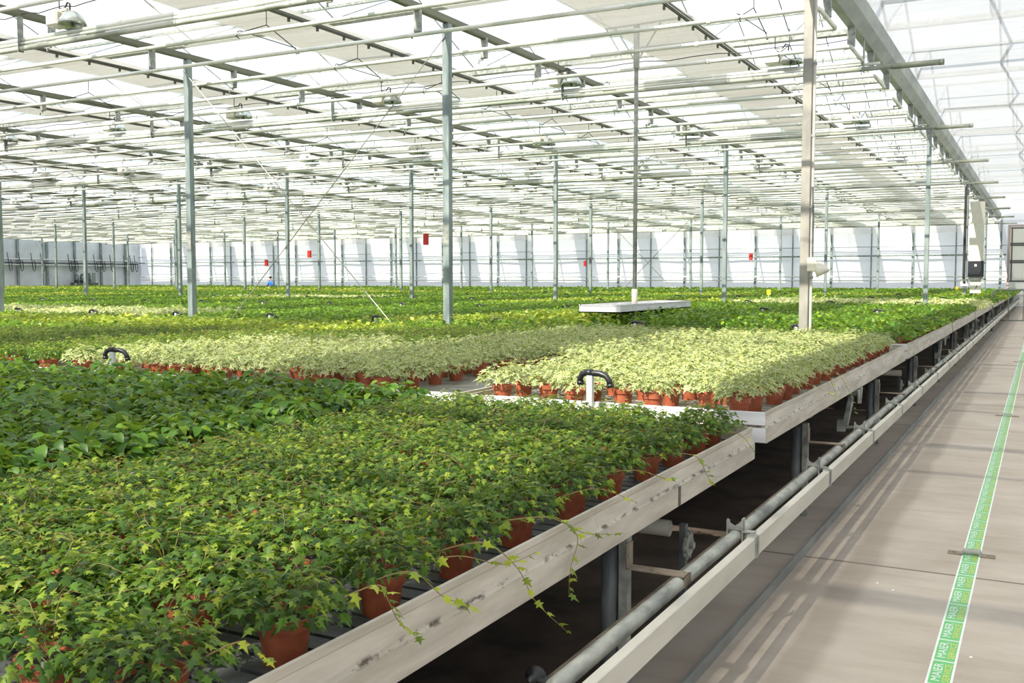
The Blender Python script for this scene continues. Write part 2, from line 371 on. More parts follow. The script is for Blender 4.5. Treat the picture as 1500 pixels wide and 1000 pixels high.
# gutters with their pipe brackets, along the aisle direction
SIDES = ['aisle'] 
for k, x in enumerate(COLX):
    lab = ('wide sheet metal gutter beam overhead along the aisle edge' if k == 0 else
           'olive grey gutter beam overhead, %s bay left of the aisle gutter' % nth(k - 1))
    g = thing('gutter_beam', (x, 0, GZ), lab, 'gutter', 'overhead gutter beams')
    b = MB()
    if k == 0:
        b.prism_y([(-0.06, 0), (0.05, 0), (0.17, 0.12), (0.21, 0.30), (0.19, 0.30), (0.15, 0.13), (0.04, 0.03), (-0.04, 0.03), (-0.09, 0.26), (-0.11, 0.26)], -5, WALL_Y - 0.1)
    else:
        b.prism_y([(-0.04, 0.0), (0.04, 0.0), (0.045, 0.02), (0.045, 0.09), (0.035, 0.09), (0.03, 0.015), (-0.03, 0.015), (-0.035, 0.09), (-0.045, 0.09), (-0.045, 0.02)], -5, WALL_Y - 0.1)
    b.build('trough', 'gutter_big' if k == 0 else 'gutter', g)
    if k < 8:
        bm_ = None
        for i in range(30):
            y = 7.52 + 1.733 * i
            if not in_view(x, y, GZ - 0.2, 30) or (k > 3 and y > 34): continue
            if bm_ is None:
                b = MB(); b.box(-0.05, 0.05, -0.03, 0.03, -0.27, 0.02, 0.006); b.box(-0.10, -0.02, -0.012, 0.012, -0.30, -0.27); b.box(-0.10, -0.085, -0.012, 0.012, -0.34, -0.27)
                bm_ = b.build('pipe_bracket', 'galv', g); bm_.location = (0, y, 0)
            else:
                c = link_copy(bm_, g); c.location = (0, y, 0)

# shade screens: one sheet per bay, open strip beside every gutter
for k, x in enumerate(COLX[:-1]):
    xe = x - 2.09; xg = COLX[k + 1] + 0.0
    s_ = thing('shade_screen', (0, 0, 5.24), 'translucent horizontal shade cloth, %s bay left of the aisle' % nth(k), 'shade screen', 'shade screens across the bays')
    b = MB(); ny = 150
    V = []
    xs = np.linspace(xe, xg, 7)
    for i in range(ny + 1):
        y = -5 + (WALL_Y - 0.3 + 5) * i / ny
        for j, xx in enumerate(xs):
            V.append((xx, y, 0.035 * math.sin(y * 1.7 + k) * math.sin((xx - xe) / (xg - xe) * math.pi) + 0.01 * math.sin(y * 4 + xx * 3)))
    b.add(V, [(i * 7 + j, i * 7 + j + 1, i * 7 + 7 + j + 1, i * 7 + 7 + j) for i in range(ny) for j in range(6)])
    b.build('cloth', 'fabric', s_, True)
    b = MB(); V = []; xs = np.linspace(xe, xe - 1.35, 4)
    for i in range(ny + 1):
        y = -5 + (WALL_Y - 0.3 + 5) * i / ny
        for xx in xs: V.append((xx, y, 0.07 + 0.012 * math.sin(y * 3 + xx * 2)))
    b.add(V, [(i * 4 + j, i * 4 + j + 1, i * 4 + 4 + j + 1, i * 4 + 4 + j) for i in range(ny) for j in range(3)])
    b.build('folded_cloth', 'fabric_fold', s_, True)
    b = MB(); b.box(xe - 0.016, xe + 0.016, -5, WALL_Y - 0.3, -0.045, -0.015); b.box(xe + 0.034, xe + 0.05, -5, WALL_Y - 0.3, -0.02, 0.0)
    b.build('edge_profile', 'edge', s_)
    c0 = None
    for i in range(44):
        y = 6 + 0.62 * i
        if k > 2 or not in_view(xe, y, 5.2, 10): continue
        if c0 is None:
            b = MB(); b.box(-0.05, -0.02, 0, 0.03, -0.085, -0.03); c0 = b.build('clip', 'edge', s_)
        else: c0 = link_copy(c0, s_)
        c0.location = (xe, y, 0)
# added cloth, out of view overhead, keeps direct sun off the front benches
b = MB(); V = []
xs = np.linspace(-40, -2.2, 30); ys = np.linspace(-5, 0.75, 12)
for y in ys:
    for x in xs: V.append((x, y, 5.38 + 0.02 * math.sin(x * 2 + y)))
b.add(V, [(j * 30 + i, j * 30 + i + 1, j * 30 + 31 + i, j * 30 + 30 + i) for j in range(11) for i in range(29)])
tag(b.build('added_sun_blocker', 'fabric', smooth=True), 'unseen cloth added overhead to shade the front bench row', 'shade screen')

# cloth ceiling over the aisle
b = MB(); V = []; nx, ny = 12, 160
for i in range(ny + 1):
    y = -5 + (WALL_Y - 0.1 + 5) * i / ny
    for j in range(nx + 1):
        x = -2.225 + 5.55 * j / nx
        V.append((-2.235 if j == 0 else (-2.12 if j == 1 else x), y, 5.335 if j == 0 else 5.52 + 0.006 * math.sin(x * 2.4 + y)))
b.add(V, [(i * (nx + 1) + j, i * (nx + 1) + j + 1, (i + 1) * (nx + 1) + j + 1, (i + 1) * (nx + 1) + j) for i in range(ny) for j in range(nx)])
tag(b.build('aisle_screen', 'aisle_cloth', smooth=True), 'white translucent cloth ceiling spread over the aisle', 'shade screen')

# ------------------------------------------------------------------ columns
for j, y in enumerate(COLY):
    for k, x in enumerate(COLX):
        if not in_view(x, y, 1.5, 30): continue
        t = thing('steel_column', (x, y, 0), 'galvanised square steel column, %s from the aisle in the %s row back' % (nth(k), nth(j)), 'column', 'greenhouse columns')
        b = MB(); b.box(-0.05, 0.05, -0.05, 0.05, 0.02, GZ - 0.005, 0.004); b.build('shaft', 'column_warm' if (j, k) == (0, 0) else 'column', t)
        b = MB(); b.box(-0.1, 0.1, -0.1, 0.1, 0.0, 0.02); b.build('base_plate', 'galv_dark', t)
        if (j, k) == (0, 0):
            b = MB(); b.tube([(0.075, -0.02, 1.0), (0.075, -0.02, 4.9)], 0.016, 8)
            b.build('conduit', 'white_beam', t)
            for z in (1.6, 2.4, 3.2, 4.0): 
                bb = MB(); bb.box(0.05, 0.095, -0.04, 0.0, z, z + 0.03); bb.build('pipe_clip', 'galv', t)
        if j == 0 and k in (1, 2):
            b = MB(); b.box(-0.052, 0.052, -0.056, -0.05, 2.05, 2.35); b.build('cover_plate', 'galv', t)
# floodlight on the aisle column
t = thing('floodlight', (-2.355, 11.66, 1.74), 'small white cone floodlight fixed to the column beside the aisle', 'lamp')
b = MB(); b.lathe([(0.03, 0.0), (0.045, -0.02), (0.07, -0.09), (0.085, -0.14), (0.075, -0.14), (0.06, -0.09), (0.03, -0.03)], n=18); o = b.build('cone', 'lamp_white', t, True); o.rotation_euler = (0, -0.5, 0); o.location = (0.09, 0, 0.04)
b = MB(); b.box(-0.02, 0.08, -0.03, 0.03, -0.06, 0.1, 0.01); b.build('housing', 'lamp_white', t)
b = MB(); b.tube([(0.035, 0, 0.1), (0.035, 0, 0.6), (0.02, 0, 0.9)], 0.012, 6); b.build('power_cord', 'galv_dark', t)

# X braces between columns
def brace(kA, kB, j, lab):
    y = COLY[j]; xa, xb = COLX[kA], COLX[kB]
    for a, c, w in ((xa, xb, 'right'), (xb, xa, 'left')):
        b = MB(); b.tube([(a, y - 0.06 if w == 'right' else y - 0.09, 4.85), (c, y - 0.06 if w == 'right' else y - 0.09, 0.1)], 0.007 if j == 0 else 0.018, 6)
        tag(b.build('brace_cable', 'cable'), lab % w, 'cable', 'cross bracing between columns')
brace(1, 2, 0, 'thin steel cross brace in the front column row, high at its %s end')
brace(3, 4, 3, 'thin steel cross brace in the rearmost column row, high at its %s end')

# ------------------------------------------------------------------ heating pipe loops and crop pipes overhead
ZP = 4.74
LOOPY = [1.1 + 2.2 * i for i in range(29)]
n_vis = 0
for i, y in enumerate(LOOPY):
    if y < 5: continue
    y0, y1 = y, y + 1.08
    n = n_vis; n_vis += 1
    t = thing('heating_pipe_loop', (0, y0, ZP), 'pale green heating pipe loop hung overhead, %s from the camera' % nth(n), 'pipe', 'overhead heating pipe loops')
    xl = max(WALL_X + 0.3, -1.55 * y1 - 4)
    b = MB(); r = 0.028
    for yy in (0.0, 1.08):
        b.tube([(xl, yy, 0), (-2.42, yy, 0)], r, 8)
    b.tube([(-2.44, -0.022, 0), (-2.40, 0.0, 0), (-2.39, 0.05, 0), (-2.39, 1.03, 0), (-2.40, 1.08, 0), (-2.44, 1.102, 0)], r, 8)
    b.build('pipe', 'pipe', t, True)
    if n < 10:
        for yy in (0.0, 1.08):
            x = -3.4 - random.random() * 1.5
            while x > -1.4 * (y0 + yy):
                bb = MB(); bb.tube([(x, yy, 0), (x - 0.05, yy, 0)], 0.036, 8); bb.build('coupling', 'pipe', t); x -= 6.0
    # dark sprung wire hangers carrying each loop
    for q in range(12):
        hx = -3.3 - 6.0 * q + 0.1 * math.sin(i * 3.1 + q)
        if not in_view(hx, y0 + 0.5, 4.95, 20) or y0 > 33: continue
        h = MB(); ym = y0 + 0.5
        h.tube([(hx, ym, 5.2), (hx, ym, 4.97)], 0.006, 5)
        h.tube([(hx, ym, 4.97), (hx + 0.02, y0 + 1.08, ZP + 0.02), (hx + 0.03, y0 + 1.12, ZP - 0.03), (hx + 0.03, y0 + 1.05, ZP - 0.045)], 0.007, 5)
        h.tube([(hx, ym, 4.97), (hx - 0.02, y0, ZP + 0.02), (hx - 0.03, y0 - 0.05, ZP - 0.03), (hx - 0.03, y0 + 0.02, ZP - 0.045)], 0.007, 5)
        h.tube([(hx - 0.03, y0 - 0.02, ZP + 0.03), (hx - 0.1, y0 + 0.1, ZP + 0.08), (hx + 0.03, y0 + 1.05, ZP + 0.035)], 0.006, 5)
        tag(h.build('wire_hanger', 'wire'), 'dark sprung wire hanger on the %s heating loop, %s from the aisle' % (nth(n), nth(q)), 'hanger', 'wire hangers on the heating pipes')
THY = [8.75 + 6.55 * i for i in range(9)]
for i, y in enumerate(THY):
    t = thing('crop_pipe', (0, y, 4.62), 'thick horizontal pipe crossing under the heating loops, %s from the camera' % nth(i), 'pipe', 'thick cross pipes ending over the aisle')
    xl = max(WALL_X + 0.3, -1.55 * y - 4)
    b = MB(); b.tube([(xl, 0, 0), (-1.95, 0, 0)], 0.034, 10); b.build('pipe', 'pipe_thick', t, True)
    b = MB(); b.tube([(xl, 0.01, 0.066), (-2.15, 0.01, 0.066)], 0.022, 8); b.build('upper_pipe', 'pipe', t, True)
    for gx in COLX[:9]:
        if in_view(gx, y, 4.8, 10) or gx > -3:
            bb = MB(); bb.box(gx + 0.03, gx + 0.045, -0.04, 0.04, -0.045, GZ - 4.62); bb.build('strap', 'galv', t)
    b = MB(); b.tube([(-1.98, 0, 0), (-1.3, 0, 0)], 0.042, 10); b.tube([(-1.36, 0, 0), (-1.30, 0, 0)], 0.044, 10); b.build('end_sleeve', 'pipe_end' if i < 1 else 'pipe_thick', t, True)

# growth lamps in rows under the roof
def lamp(x, y, label):
    t = thing('growth_lamp', (x, y, 4.98), label, 'lamp', 'growth lamps under the roof')
    if not LAMP:
        b = MB(); b.box(-0.24, -0.02, -0.11, 0.11, -0.17, 0.02, 0.02); b.box(-0.24, 0.05, -0.02, 0.02, 0.02, 0.05); b.box(-0.20, 0.18, -0.025, 0.025, -0.02, 0.0)
        LAMP['ballast'] = b.build('ballast_box', 'lamp_white', t)
        b = MB(); b.lathe([(0.035, 0.0), (0.07, -0.01), (0.12, -0.05), (0.16, -0.11), (0.175, -0.17), (0.165, -0.17), (0.15, -0.11), (0.11, -0.06), (0.06, -0.02)], c=(0.14, 0, 0.0), n=20, close=False)
        LAMP['reflector'] = b.build('reflector', 'lamp_metal', t, True)
        b = MB(); b.tube([(0.14, 0, 0.0), (0.14, 0, -0.1)], 0.03, 10); b.tube([(0.14, 0, -0.1), (0.14, 0, -0.19)], [0.028, 0.018], 10); LAMP['bulb'] = b.build('bulb', 'lamp_dark', t, True)
        b = MB(); b.tube([(-0.1, 0, 0.05), (-0.1, 0, 0.24)], 0.008, 5); b.tube([(-0.1, 0, 0.06), (0.0, 0, 0.05), (0.06, 0, 0.12), (0.1, 0, 0.1), (0.1, 0, 0.02)], 0.012, 6); LAMP['hook'] = b.build('hook', 'wire', t)
    else:
        for o in LAMP.values(): link_copy(o, t)
    return t
LAMP = {}
for i in range(9):
    y = 8.75 + 6.55 * i
    for q in range(18):
        x = -3.55 - 3.6 * q - (0.35 if i == 0 else 0)
        if not in_view(x, y, 4.9, 40) or x < WALL_X + 1: continue
        lamp(x, y, 'white growth lamp with bell reflector, %s lamp row from camera, %s from the aisle' % (nth(i), nth(q)))
    b = MB(); xl = max(WALL_X + 0.5, -1.5 * y - 3)
    pts = [(xl + (-2.6 - xl) * s / 60, y + 0.02, 5.06 + 0.02 * math.sin(s * 2.1)) for s in range(61)]
    b.tube(pts, 0.007, 5); tag(b.build('power_cable', 'wire'), 'thin dark cable feeding the %s row of growth lamps from the camera' % nth(i), 'cable', 'lamp feed cables')

# mast standing in the empty tray, with two white struts
t = thing('mast', (-5.2, 13.57, 1.17), 'thin steel mast rising from the empty white tray to the roof', 'pole')
b = MB(); b.tube([(0, 0, 0), (0, 0, 3.6)], 0.030, 12); b.build('tube', 'galv', t, True)
b = MB(); b.tube([(0, 0, 0), (0, 0, 0.28)], 0.044, 12); b.build('foot_sleeve', 'white_beam', t, True)
b = MB(); b.tube([(0, 0, 3.42), (0, 0, 4.03)], 0.044, 12); b.build('top_sleeve', 'post_white', t, True)
for s_ in (-1, 1):
    b = MB(); b.tube([(0.03 * s_, 0, 3.54), (0.34 * s_, 0.05, 4.03)], 0.011, 8); b.build('strut', 'post_white', t)
t = thing('empty_tray', (-5.55, 12.4, 1.14), 'empty whitish aluminium tray raised above the green plants', 'tray')
b = MB()
L_, W_ = 3.0, 0.6
b.box(0, W_, 0, L_, 0.0, 0.015)
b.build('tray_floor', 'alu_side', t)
for x0, x1, y0, y1 in ((0, 0.02, 0, L_), (W_ - 0.02, W_, 0, L_), (0.02, W_ - 0.02, 0, 0.02), (0.02, W_ - 0.02, L_ - 0.02, L_)):
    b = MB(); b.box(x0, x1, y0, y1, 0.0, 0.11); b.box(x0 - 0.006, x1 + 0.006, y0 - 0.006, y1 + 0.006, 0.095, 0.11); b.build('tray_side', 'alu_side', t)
for x in (0.2, W_ - 0.2):
    for y in (1.0, L_ - 0.5):
        b = MB(); b.box(x - 0.02, x + 0.02, y - 0.02, y + 0.02, -0.34, 0.0); b.build('leg', 'alu', t)

# ------------------------------------------------------------------ benches
def ring_profile(b, x0, x1, y0, y1, prof):
    """mitred rectangular frame: prof = (outset, z) going round a closed profile"""
    n = len(prof); V = []
    for o, z in prof: V += [(x0 - o, y0 - o, z), (x1 + o, y0 - o, z), (x1 + o, y1 + o, z), (x0 - o, y1 + o, z)]
    for i in range(n):
        j = (i + 1) % n
        b.add([V[i * 4 + c] for c in range(4)] + [V[j * 4 + c] for c in range(4)], [(c, (c + 1) % 4, 4 + (c + 1) % 4, 4 + c) for c in range(4)])
def bench(j, k, label):
    x1, x0 = BX[k]; y0, y1 = ROWY[j]; zb = 0.0 if j == 0 else 0.045
    t = thing('growing_bench', (x1, y0, 0.64 + zb), label, 'bench', 'aluminium growing benches')
    W, L = x1 - x0, y1 - y0
    b = MB()
    H = 0.17
    prof = [(0.0, 0.0), (0.0, 0.085), (-0.007, 0.092), (-0.009, 0.10), (-0.016, 0.145), (-0.012, 0.15), (-0.010, H), (-0.022, H), (-0.026, 0.10), (-0.026, 0.0)]
    ring_profile(b, -W, 0, 0, L, prof)
    b.build('rim', 'alu', t)
    sl = MB(); zs = 0.075 if j == 0 else 0.115
    if j < 2 and k < 3:
        n = int(L / 0.085); 
        for i in range(n):
            y = 0.03 + (L - 0.06) * i / n; d = (L - 0.06) / n
            sl.box(-W + 0.026, -0.026, y, y + d - 0.018, zs - 0.02, zs)
        sl.box(-W + 0.026, -0.026, 0.03, L - 0.03, zs - 0.035, zs - 0.021)
    else: sl.box(-W + 0.026, -0.026, 0.03, L - 0.03, zs - 0.03, zs)
    sl.build('slatted_floor', 'slat' if j == 0 else 'slat_pale', t)
    if j in (1, 2):
        bb = MB(); bb.box(-W + 0.004, -0.004, -0.006, -0.0005, 0.004, 0.084); bb.box(-W + 0.02, -0.012, -0.004, 0.016, 0.10, 0.172); bb.build('sunlit_front', 'alu_side', t)  # paler skin over the sun-facing front, sunlight put into its colour
    if k == 0:
        for yy in ((L - 1.27, 0.5) if j == 0 else (0.6, L - 0.5) if j < 4 else ()):
            bb = MB(); bb.box(-0.001, 0.0025, yy, yy + 0.028, 0.002, 0.084)
            bb.build('joint_strip', 'grime' if j == 0 else 'alu', t)
        if j < 4:
            for yy in (0.9, L * 0.5, L - 0.9):
                bb = MB(); bb.box(-W + 0.05, -0.05, yy, yy + 0.05, -0.0, 0.035); bb.build('crossbar', 'galv_dark', t)
    return t
for j in range(10):
    for k in range(36):
        if k == 0:
            lab = ['aluminium growing bench nearest the camera, stained rim along the aisle', 'aluminium bench beside the aisle holding the cream variegated ivy'][j] if j < 2 else 'pale bench edge along the aisle, %s bench from the camera' % nth(j)
        elif j == 0 and k < 4: lab = 'bench in the front row holding broad dark leaves, %s from the aisle' % nth(k)
        elif j == 1 and k < 8: lab = 'pale aluminium bench in the second bench row, %s from the aisle' % nth(k)
        elif j == 2 and k < 11: lab = 'pale aluminium bench in the third bench row, %s from the aisle' % nth(k)
        else: continue
        bench(j, k, lab)

# ------------------------------------------------------------------ leaves and plants
def tmpl(verts, tris, edge, s=1.0):
    return np.array(verts, float) * s, np.array(tris, int), np.array(edge, float)
def ivy_t():
    o = [(0, 0), (-.33, .02), (-.18, .24), (-.44, .44), (-.15, .52), (0, 1.05), (.15, .52), (.44, .44), (.18, .24), (.33, .02), (0, .42)]
    v = [(x, y, -.30 * abs(x) - .14 * y * y + (.05 if i == 10 else 0)) for i, (x, y) in enumerate(o)]
    t = [(0, 2, 1), (0, 10, 2), (2, 4, 3), (2, 10, 4), (10, 5, 4), (0, 9, 8), (0, 8, 10), (8, 7, 6), (8, 6, 10), (10, 6, 5)]
    return tmpl(v, t, [.3, 1, .55, 1, .6, 1, .6, 1, .55, 1, 0])
def broad_t():
    o = [(0, 0), (-.30, .12), (-.40, .42), (-.26, .76), (0, 1.05), (.26, .76), (.40, .42), (.30, .12), (0, .4), (0, .75)]
    v = [(x, y, .22 * abs(x) - .30 * y * y) for x, y in o]
    t = [(0, 8, 1), (1, 8, 2), (2, 8, 9), (2, 9, 3), (3, 9, 4), (0, 7, 8), (7, 6, 8), (6, 9, 8), (6, 5, 9), (5, 4, 9)]
    return tmpl(v, t, [0] * 10)
def kite_t():
    v = [(0, 0, 0), (-.36, .42, -.12), (0, 1.0, -.16), (.36, .42, -.12)]
    return tmpl(v, [(0, 2, 1), (0, 3, 2)], [.2, .9, .7, .9])
IVY, BROAD, KITE = ivy_t(), broad_t(), kite_t()

def scatter(template, pos, yaw, pitch, roll, size, young, rnd):
    """numpy leaf scattering -> verts, tris, tint"""
    V, T, E = template; n = len(pos)
    cy, sy = np.cos(yaw), np.sin(yaw); cp, sp = np.cos(pitch), np.sin(pitch); cr, sr = np.cos(roll), np.sin(roll)
    v = V[None] * size[:, None, None]
    x, y, z = v[..., 0], v[..., 1], v[..., 2]
    x, z = x * cr[:, None] + z * sr[:, None], -x * sr[:, None] + z * cr[:, None]
    y, z = y * cp[:, None] - z * sp[:, None], y * sp[:, None] + z * cp[:, None]
    x, y = x * cy[:, None] - y * sy[:, None], x * sy[:, None] + y * cy[:, None]
    out = np.stack([x, y, z], -1) + pos[:, None, :]
    tris = T[None] + (np.arange(n) * len(V))[:, None, None]
    tint = np.zeros((n, len(V), 4)); tint[..., 0] = young[:, None]; tint[..., 1] = E[None]; tint[..., 2] = rnd[:, None]; tint[..., 3] = 1
    return out.reshape(-1, 3), tris.reshape(-1, 3), tint.reshape(-1, 4)
def np_mesh(name, parts, mats):
    """parts: list of (verts, tris, tint, material index)"""
    nv = 0; Vs, Ts, Cs, Ms = [], [], [], []
    for v, t, c, mi in parts:
        Vs.append(v); Ts.append(t + nv); Cs.append(c); Ms.append(np.full(len(t), mi, np.int32)); nv += len(v)
    V = np.concatenate(Vs).astype(np.float32); T = np.concatenate(Ts).astype(np.int32); C = np.concatenate(Cs).astype(np.float32); MI = np.concatenate(Ms)
    me = bpy.data.meshes.new(name)
    me.vertices.add(len(V)); me.vertices.foreach_set('co', V.ravel())
    me.loops.add(T.size); me.loops.foreach_set('vertex_index', T.ravel())
    me.polygons.add(len(T)); me.polygons.foreach_set('loop_start', np.arange(0, T.size, 3, dtype=np.int32))
    me.polygons.foreach_set('material_index', MI)
    me.update(calc_edges=True)
    a = me.attributes.new('tint', 'FLOAT_COLOR', 'POINT'); a.data.foreach_set('color', C.ravel())
    for x in mats: me.materials.append(M[x])
    return me
def stems_part(rng, n, r0, r1, z0, z1, rad=0.0012):
    b = MB()
    for _ in range(n):
        a = rng.uniform(0, 2 * math.pi); e = rng.uniform(r0, r1)
        zt = rng.uniform(z0, z1) ; a2 = a + rng.normal(0, .3)
        pts = []
        for q in range(6):
            u = q / 5; aa = a + (a2 - a) * u + 0.25 * math.sin(u * 4 + a)
            pts.append((e * u * math.cos(aa), e * u * math.sin(aa), (zt + 0.025) * math.sin(min(1.0, u * 1.25) * math.pi / 2) - 0.05 * max(0, u - 0.7)))
        b.tube(pts, [rad * (1.2 - 0.6 * q / 5) for q in range(6)], 3, False)
    V = np.array(b.v); T = np.array([tr for f in b.f for tr in ((f[0], f[1], f[2]), (f[0], f[2], f[3]))]); return V, T, np.zeros((len(V), 4)) + np.array([0, 0, .5, 1])
def foliage(kind, seed, edge=False):
    """one pot's foliage, origin at the pot rim centre"""
    r = np.random.default_rng(seed)
    if kind == 'ivy': n, R, H, size, T = 540, 0.205, 0.115, (0.023, 0.042), IVY
    elif kind == 'varieg': n, R, H, size, T = 210, 0.18, 0.135, (0.032, 0.054), IVY
    else: n, R, H, size, T = 230, 0.20, 0.14, (0.040, 0.066), BROAD
    if edge: n, R, H = int(n * 0.66), R * 0.76, H * 0.95
    q = np.sqrt(r.random(n)); rad = q * R * (0.85 + 0.3 * r.random(n)); ang = r.random(n) * 2 * math.pi
    lay = r.random(n) ** 0.55
    top = H * (1 - 0.6 * (rad / R) ** 2) + 0.012 * r.standard_normal(n)
    z = (0.012 if edge else -0.015) + (top + (0.0 if edge else 0.02)) * lay
    pos = np.stack([rad * np.cos(ang), rad * np.sin(ang), z], 1)
    yaw = ang - math.pi / 2 + r.normal(0, 0.75, n)
    if kind == 'broad': pitch = r.normal(0.0, 0.30, n) - 0.55 * (rad / R) ** 2
    else: pitch = r.normal(0.05, 0.30, n) - 0.7 * (rad / R) ** 2
    roll = r.normal(0, 0.32, n); s = r.uniform(*size, n)
    young = np.clip((lay - 0.62) * 1.4, 0, 1) * (r.random(n) < (0.6 if kind == 'ivy' else 0.34)) * r.uniform(0.35, 1.0, n)
    s = np.where(young > 0.15, s * 0.78, s)
    rnd = r.random(n)
    v, t, c = scatter(T, pos, yaw, pitch, roll, s, young, rnd)
    if kind == 'varieg': c[:, 1] = np.clip(c[:, 1] * 1.25 - 0.15, 0, 1) * np.repeat(r.uniform(0.45, 1.1, n).clip(0, 1), len(T[0])) if len(c) == n * len(T[0]) else c[:, 1]
    sv, st, scol = stems_part(r, 10 if kind == 'ivy' else 5, 0.08, R * 1.1, 0.01, H)
    return np_mesh('foliage', [(v, t, c, 0), (sv, st, scol, 1)], [kind, 'stem'])
PLANTS = {}
def plant_src(kind):
    if kind not in PLANTS:
        fol = [foliage(kind, 100 * len(PLANTS) + i) for i in range(6)]
        b = MB(); b.lathe([(0.048, 0.0), (0.060, 0.082), (0.067, 0.084), (0.071, 0.112), (0.066, 0.112), (0.062, 0.098), (0.0, 0.096)], n=18)
        b.mat(0); pot = bpy.data.meshes.new('pot'); pot.from_pydata(b.v, [], b.f); pot.materials.append(M['pot']); pot.update()
        pot.polygons.foreach_set('use_smooth', [True] * len(pot.polygons))
        try: pot.set_sharp_from_angle(angle=math.radians(35))
        except Exception: pass
        b = MB(); b.lathe([(0.0615, 0.097), (0.03, 0.101), (0.0, 0.102)], n=18, close=False); soil = bpy.data.meshes.new('soil'); soil.from_pydata(b.v, [], b.f); soil.materials.append(M['soil']); soil.update()
        PLANTS[kind] = (fol, pot, soil, [foliage(kind, 900 + 10 * len(PLANTS) + i, True) for i in range(4)])
    return PLANTS[kind]
NAMES = dict(ivy='green_ivy_pot', varieg='variegated_ivy_pot', broad='broadleaf_pot')
GROUPS = dict(ivy='potted green ivy', varieg='potted variegated ivy', broad='potted broadleaf plants')
def plant(kind, x, y, z, label, scale=1.0, soil=True, dome=1.0, edge=False):
    fol, pot, sm, fole = plant_src(kind)
    t = thing(NAMES[kind], (x, y, z), label, 'potted plant', GROUPS[kind], random.uniform(0, 6.283))
    p = bpy.data.objects.new('pot', pot); COL.objects.link(p); p.parent = t
    f = bpy.data.objects.new('foliage', random.choice(fole if edge else fol)); COL.objects.link(f); f.parent = t; f.location = (0, 0, 0.105)
    f.scale = (scale, scale, scale * dome); f.rotation_euler = (random.gauss(0, .05), random.gauss(0, .05), 0)
    if soil:
        s_ = bpy.data.objects.new('soil', sm); COL.objects.link(s_); s_.parent = t
    return t

PZ0, PZ1 = 0.64 + 0.075, 0.685 + 0.115
rest = {'ivy': [], 'varieg': [], 'broad': [], 'yellow': []}
# near bench: measured pots along the aisle edge, then staggered rows behind
edgeY = [1.36, 1.75, 2.13, 2.51, 2.90, 3.34, 3.70, 4.13, 4.50, 4.84, 5.10]
for i, y in enumerate(edgeY):
    plant('ivy', -1.525, y, PZ0, 'green ivy pot at the near bench edge by the aisle, %s from the near end' % nth(i) if i else 'green ivy pot at the near bench edge, cut by the bottom of the photo', random.uniform(0.92, 1.06), edge=True)
for r in range(1, 7):
    x = -1.525 - 0.262 * r; y = 5.08 - (0.18 if r % 2 else 0.0); c = 0
    while y > 0.5:
        xx, yy = x + random.uniform(-.02, .02), y + random.uniform(-.03, .03)
        if in_view(xx, yy, PZ0 + 0.15, 150):
            plant('ivy', xx, yy, PZ0, 'near-bench green ivy pot, %s row from aisle, %s from far end' % (nth(r), nth(c)), random.uniform(0.92, 1.12), soil=r < 3)
        c += 1; y -= 0.355
# broad dark leaves on the benches to its left
for k in range(1, 5):
    for r in range(7):
        x = BX[k][0] - 0.17 - 0.27 * r; y = 5.05 - (0.17 if r % 2 else 0); c = 0
        while y > 1.0:
            xx, yy = x + random.uniform(-.02, .02), y + random.uniform(-.03, .03)
            if in_view(xx, yy, PZ0 + 0.15, 130):
                plant('broad', xx, yy, PZ0, 'broad-leaved green pot plant, %s row left of the ivy bench, %s from far end' % (nth((k - 1) * 7 + r), nth(c)), random.uniform(0.95, 1.15), soil=False)
            c += 1; y -= 0.34
# second bench row
cnt = {'varieg': 0, 'ivy': 0}; cand = []
for k in range(0, 12):
    for r in range(7):
        x = BX[k][0] - 0.18 - 0.265 * r; n = 0; y = ROWY[1][0] + 0.16 + (0.17 if r % 2 else 0)
        while y < ROWY[1][1] - 0.1:
            xx, yy = x + random.uniform(-.02, .02), y + random.uniform(-.025, .025)
            skip = (k == 1 and r < 2 and yy < 7.6)
            if in_view(xx, yy, PZ1 + 0.15, 40) and not skip:
                kind = 'varieg' if (k < 2 and yy < 11.5) or (k == 2 and yy < 8.2 + 0.3 * math.sin(x * 5)) else ('yellow' if k >= 3 and yy > 9.2 - 0.12 * (k - 3) and yy < 11.3 else 'ivy')
                dist = yy * 0.883 - xx * 0.469 - (1.2 if n == 0 or (k == 0 and r == 0) else 0)
                cand.append((dist, kind, k, r, n, xx, yy))
            n += 1; y += 0.345
cand.sort()
for dist, kind, k, r, n, xx, yy in cand:
    if kind == 'yellow': rest['yellow'].append((xx, yy)); continue
    if cnt[kind] >= (300 if kind == 'varieg' else 180): rest[kind].append((xx, yy)); continue
    cnt[kind] += 1
    word = 'cream-edged variegated ivy pot' if kind == 'varieg' else 'green leafy pot'
    if n == 0 and kind == 'varieg': lab = 'variegated ivy in terracotta pot at the second bench row front, %s from aisle' % nth(k * 7 + r)
    elif k == 0 and r == 0: lab = 'variegated ivy pot along the second bench aisle rim, %s from its near corner' % nth(n)
    else: lab = '%s in second bench row, %s line from aisle, %s from the front' % (word, nth(k * 7 + r), nth(n))
    plant(kind, xx, yy, PZ1, lab, random.uniform(0.92, 1.1), soil=(n == 0 or k + r == 0), edge=(n == 0 or k + r == 0))

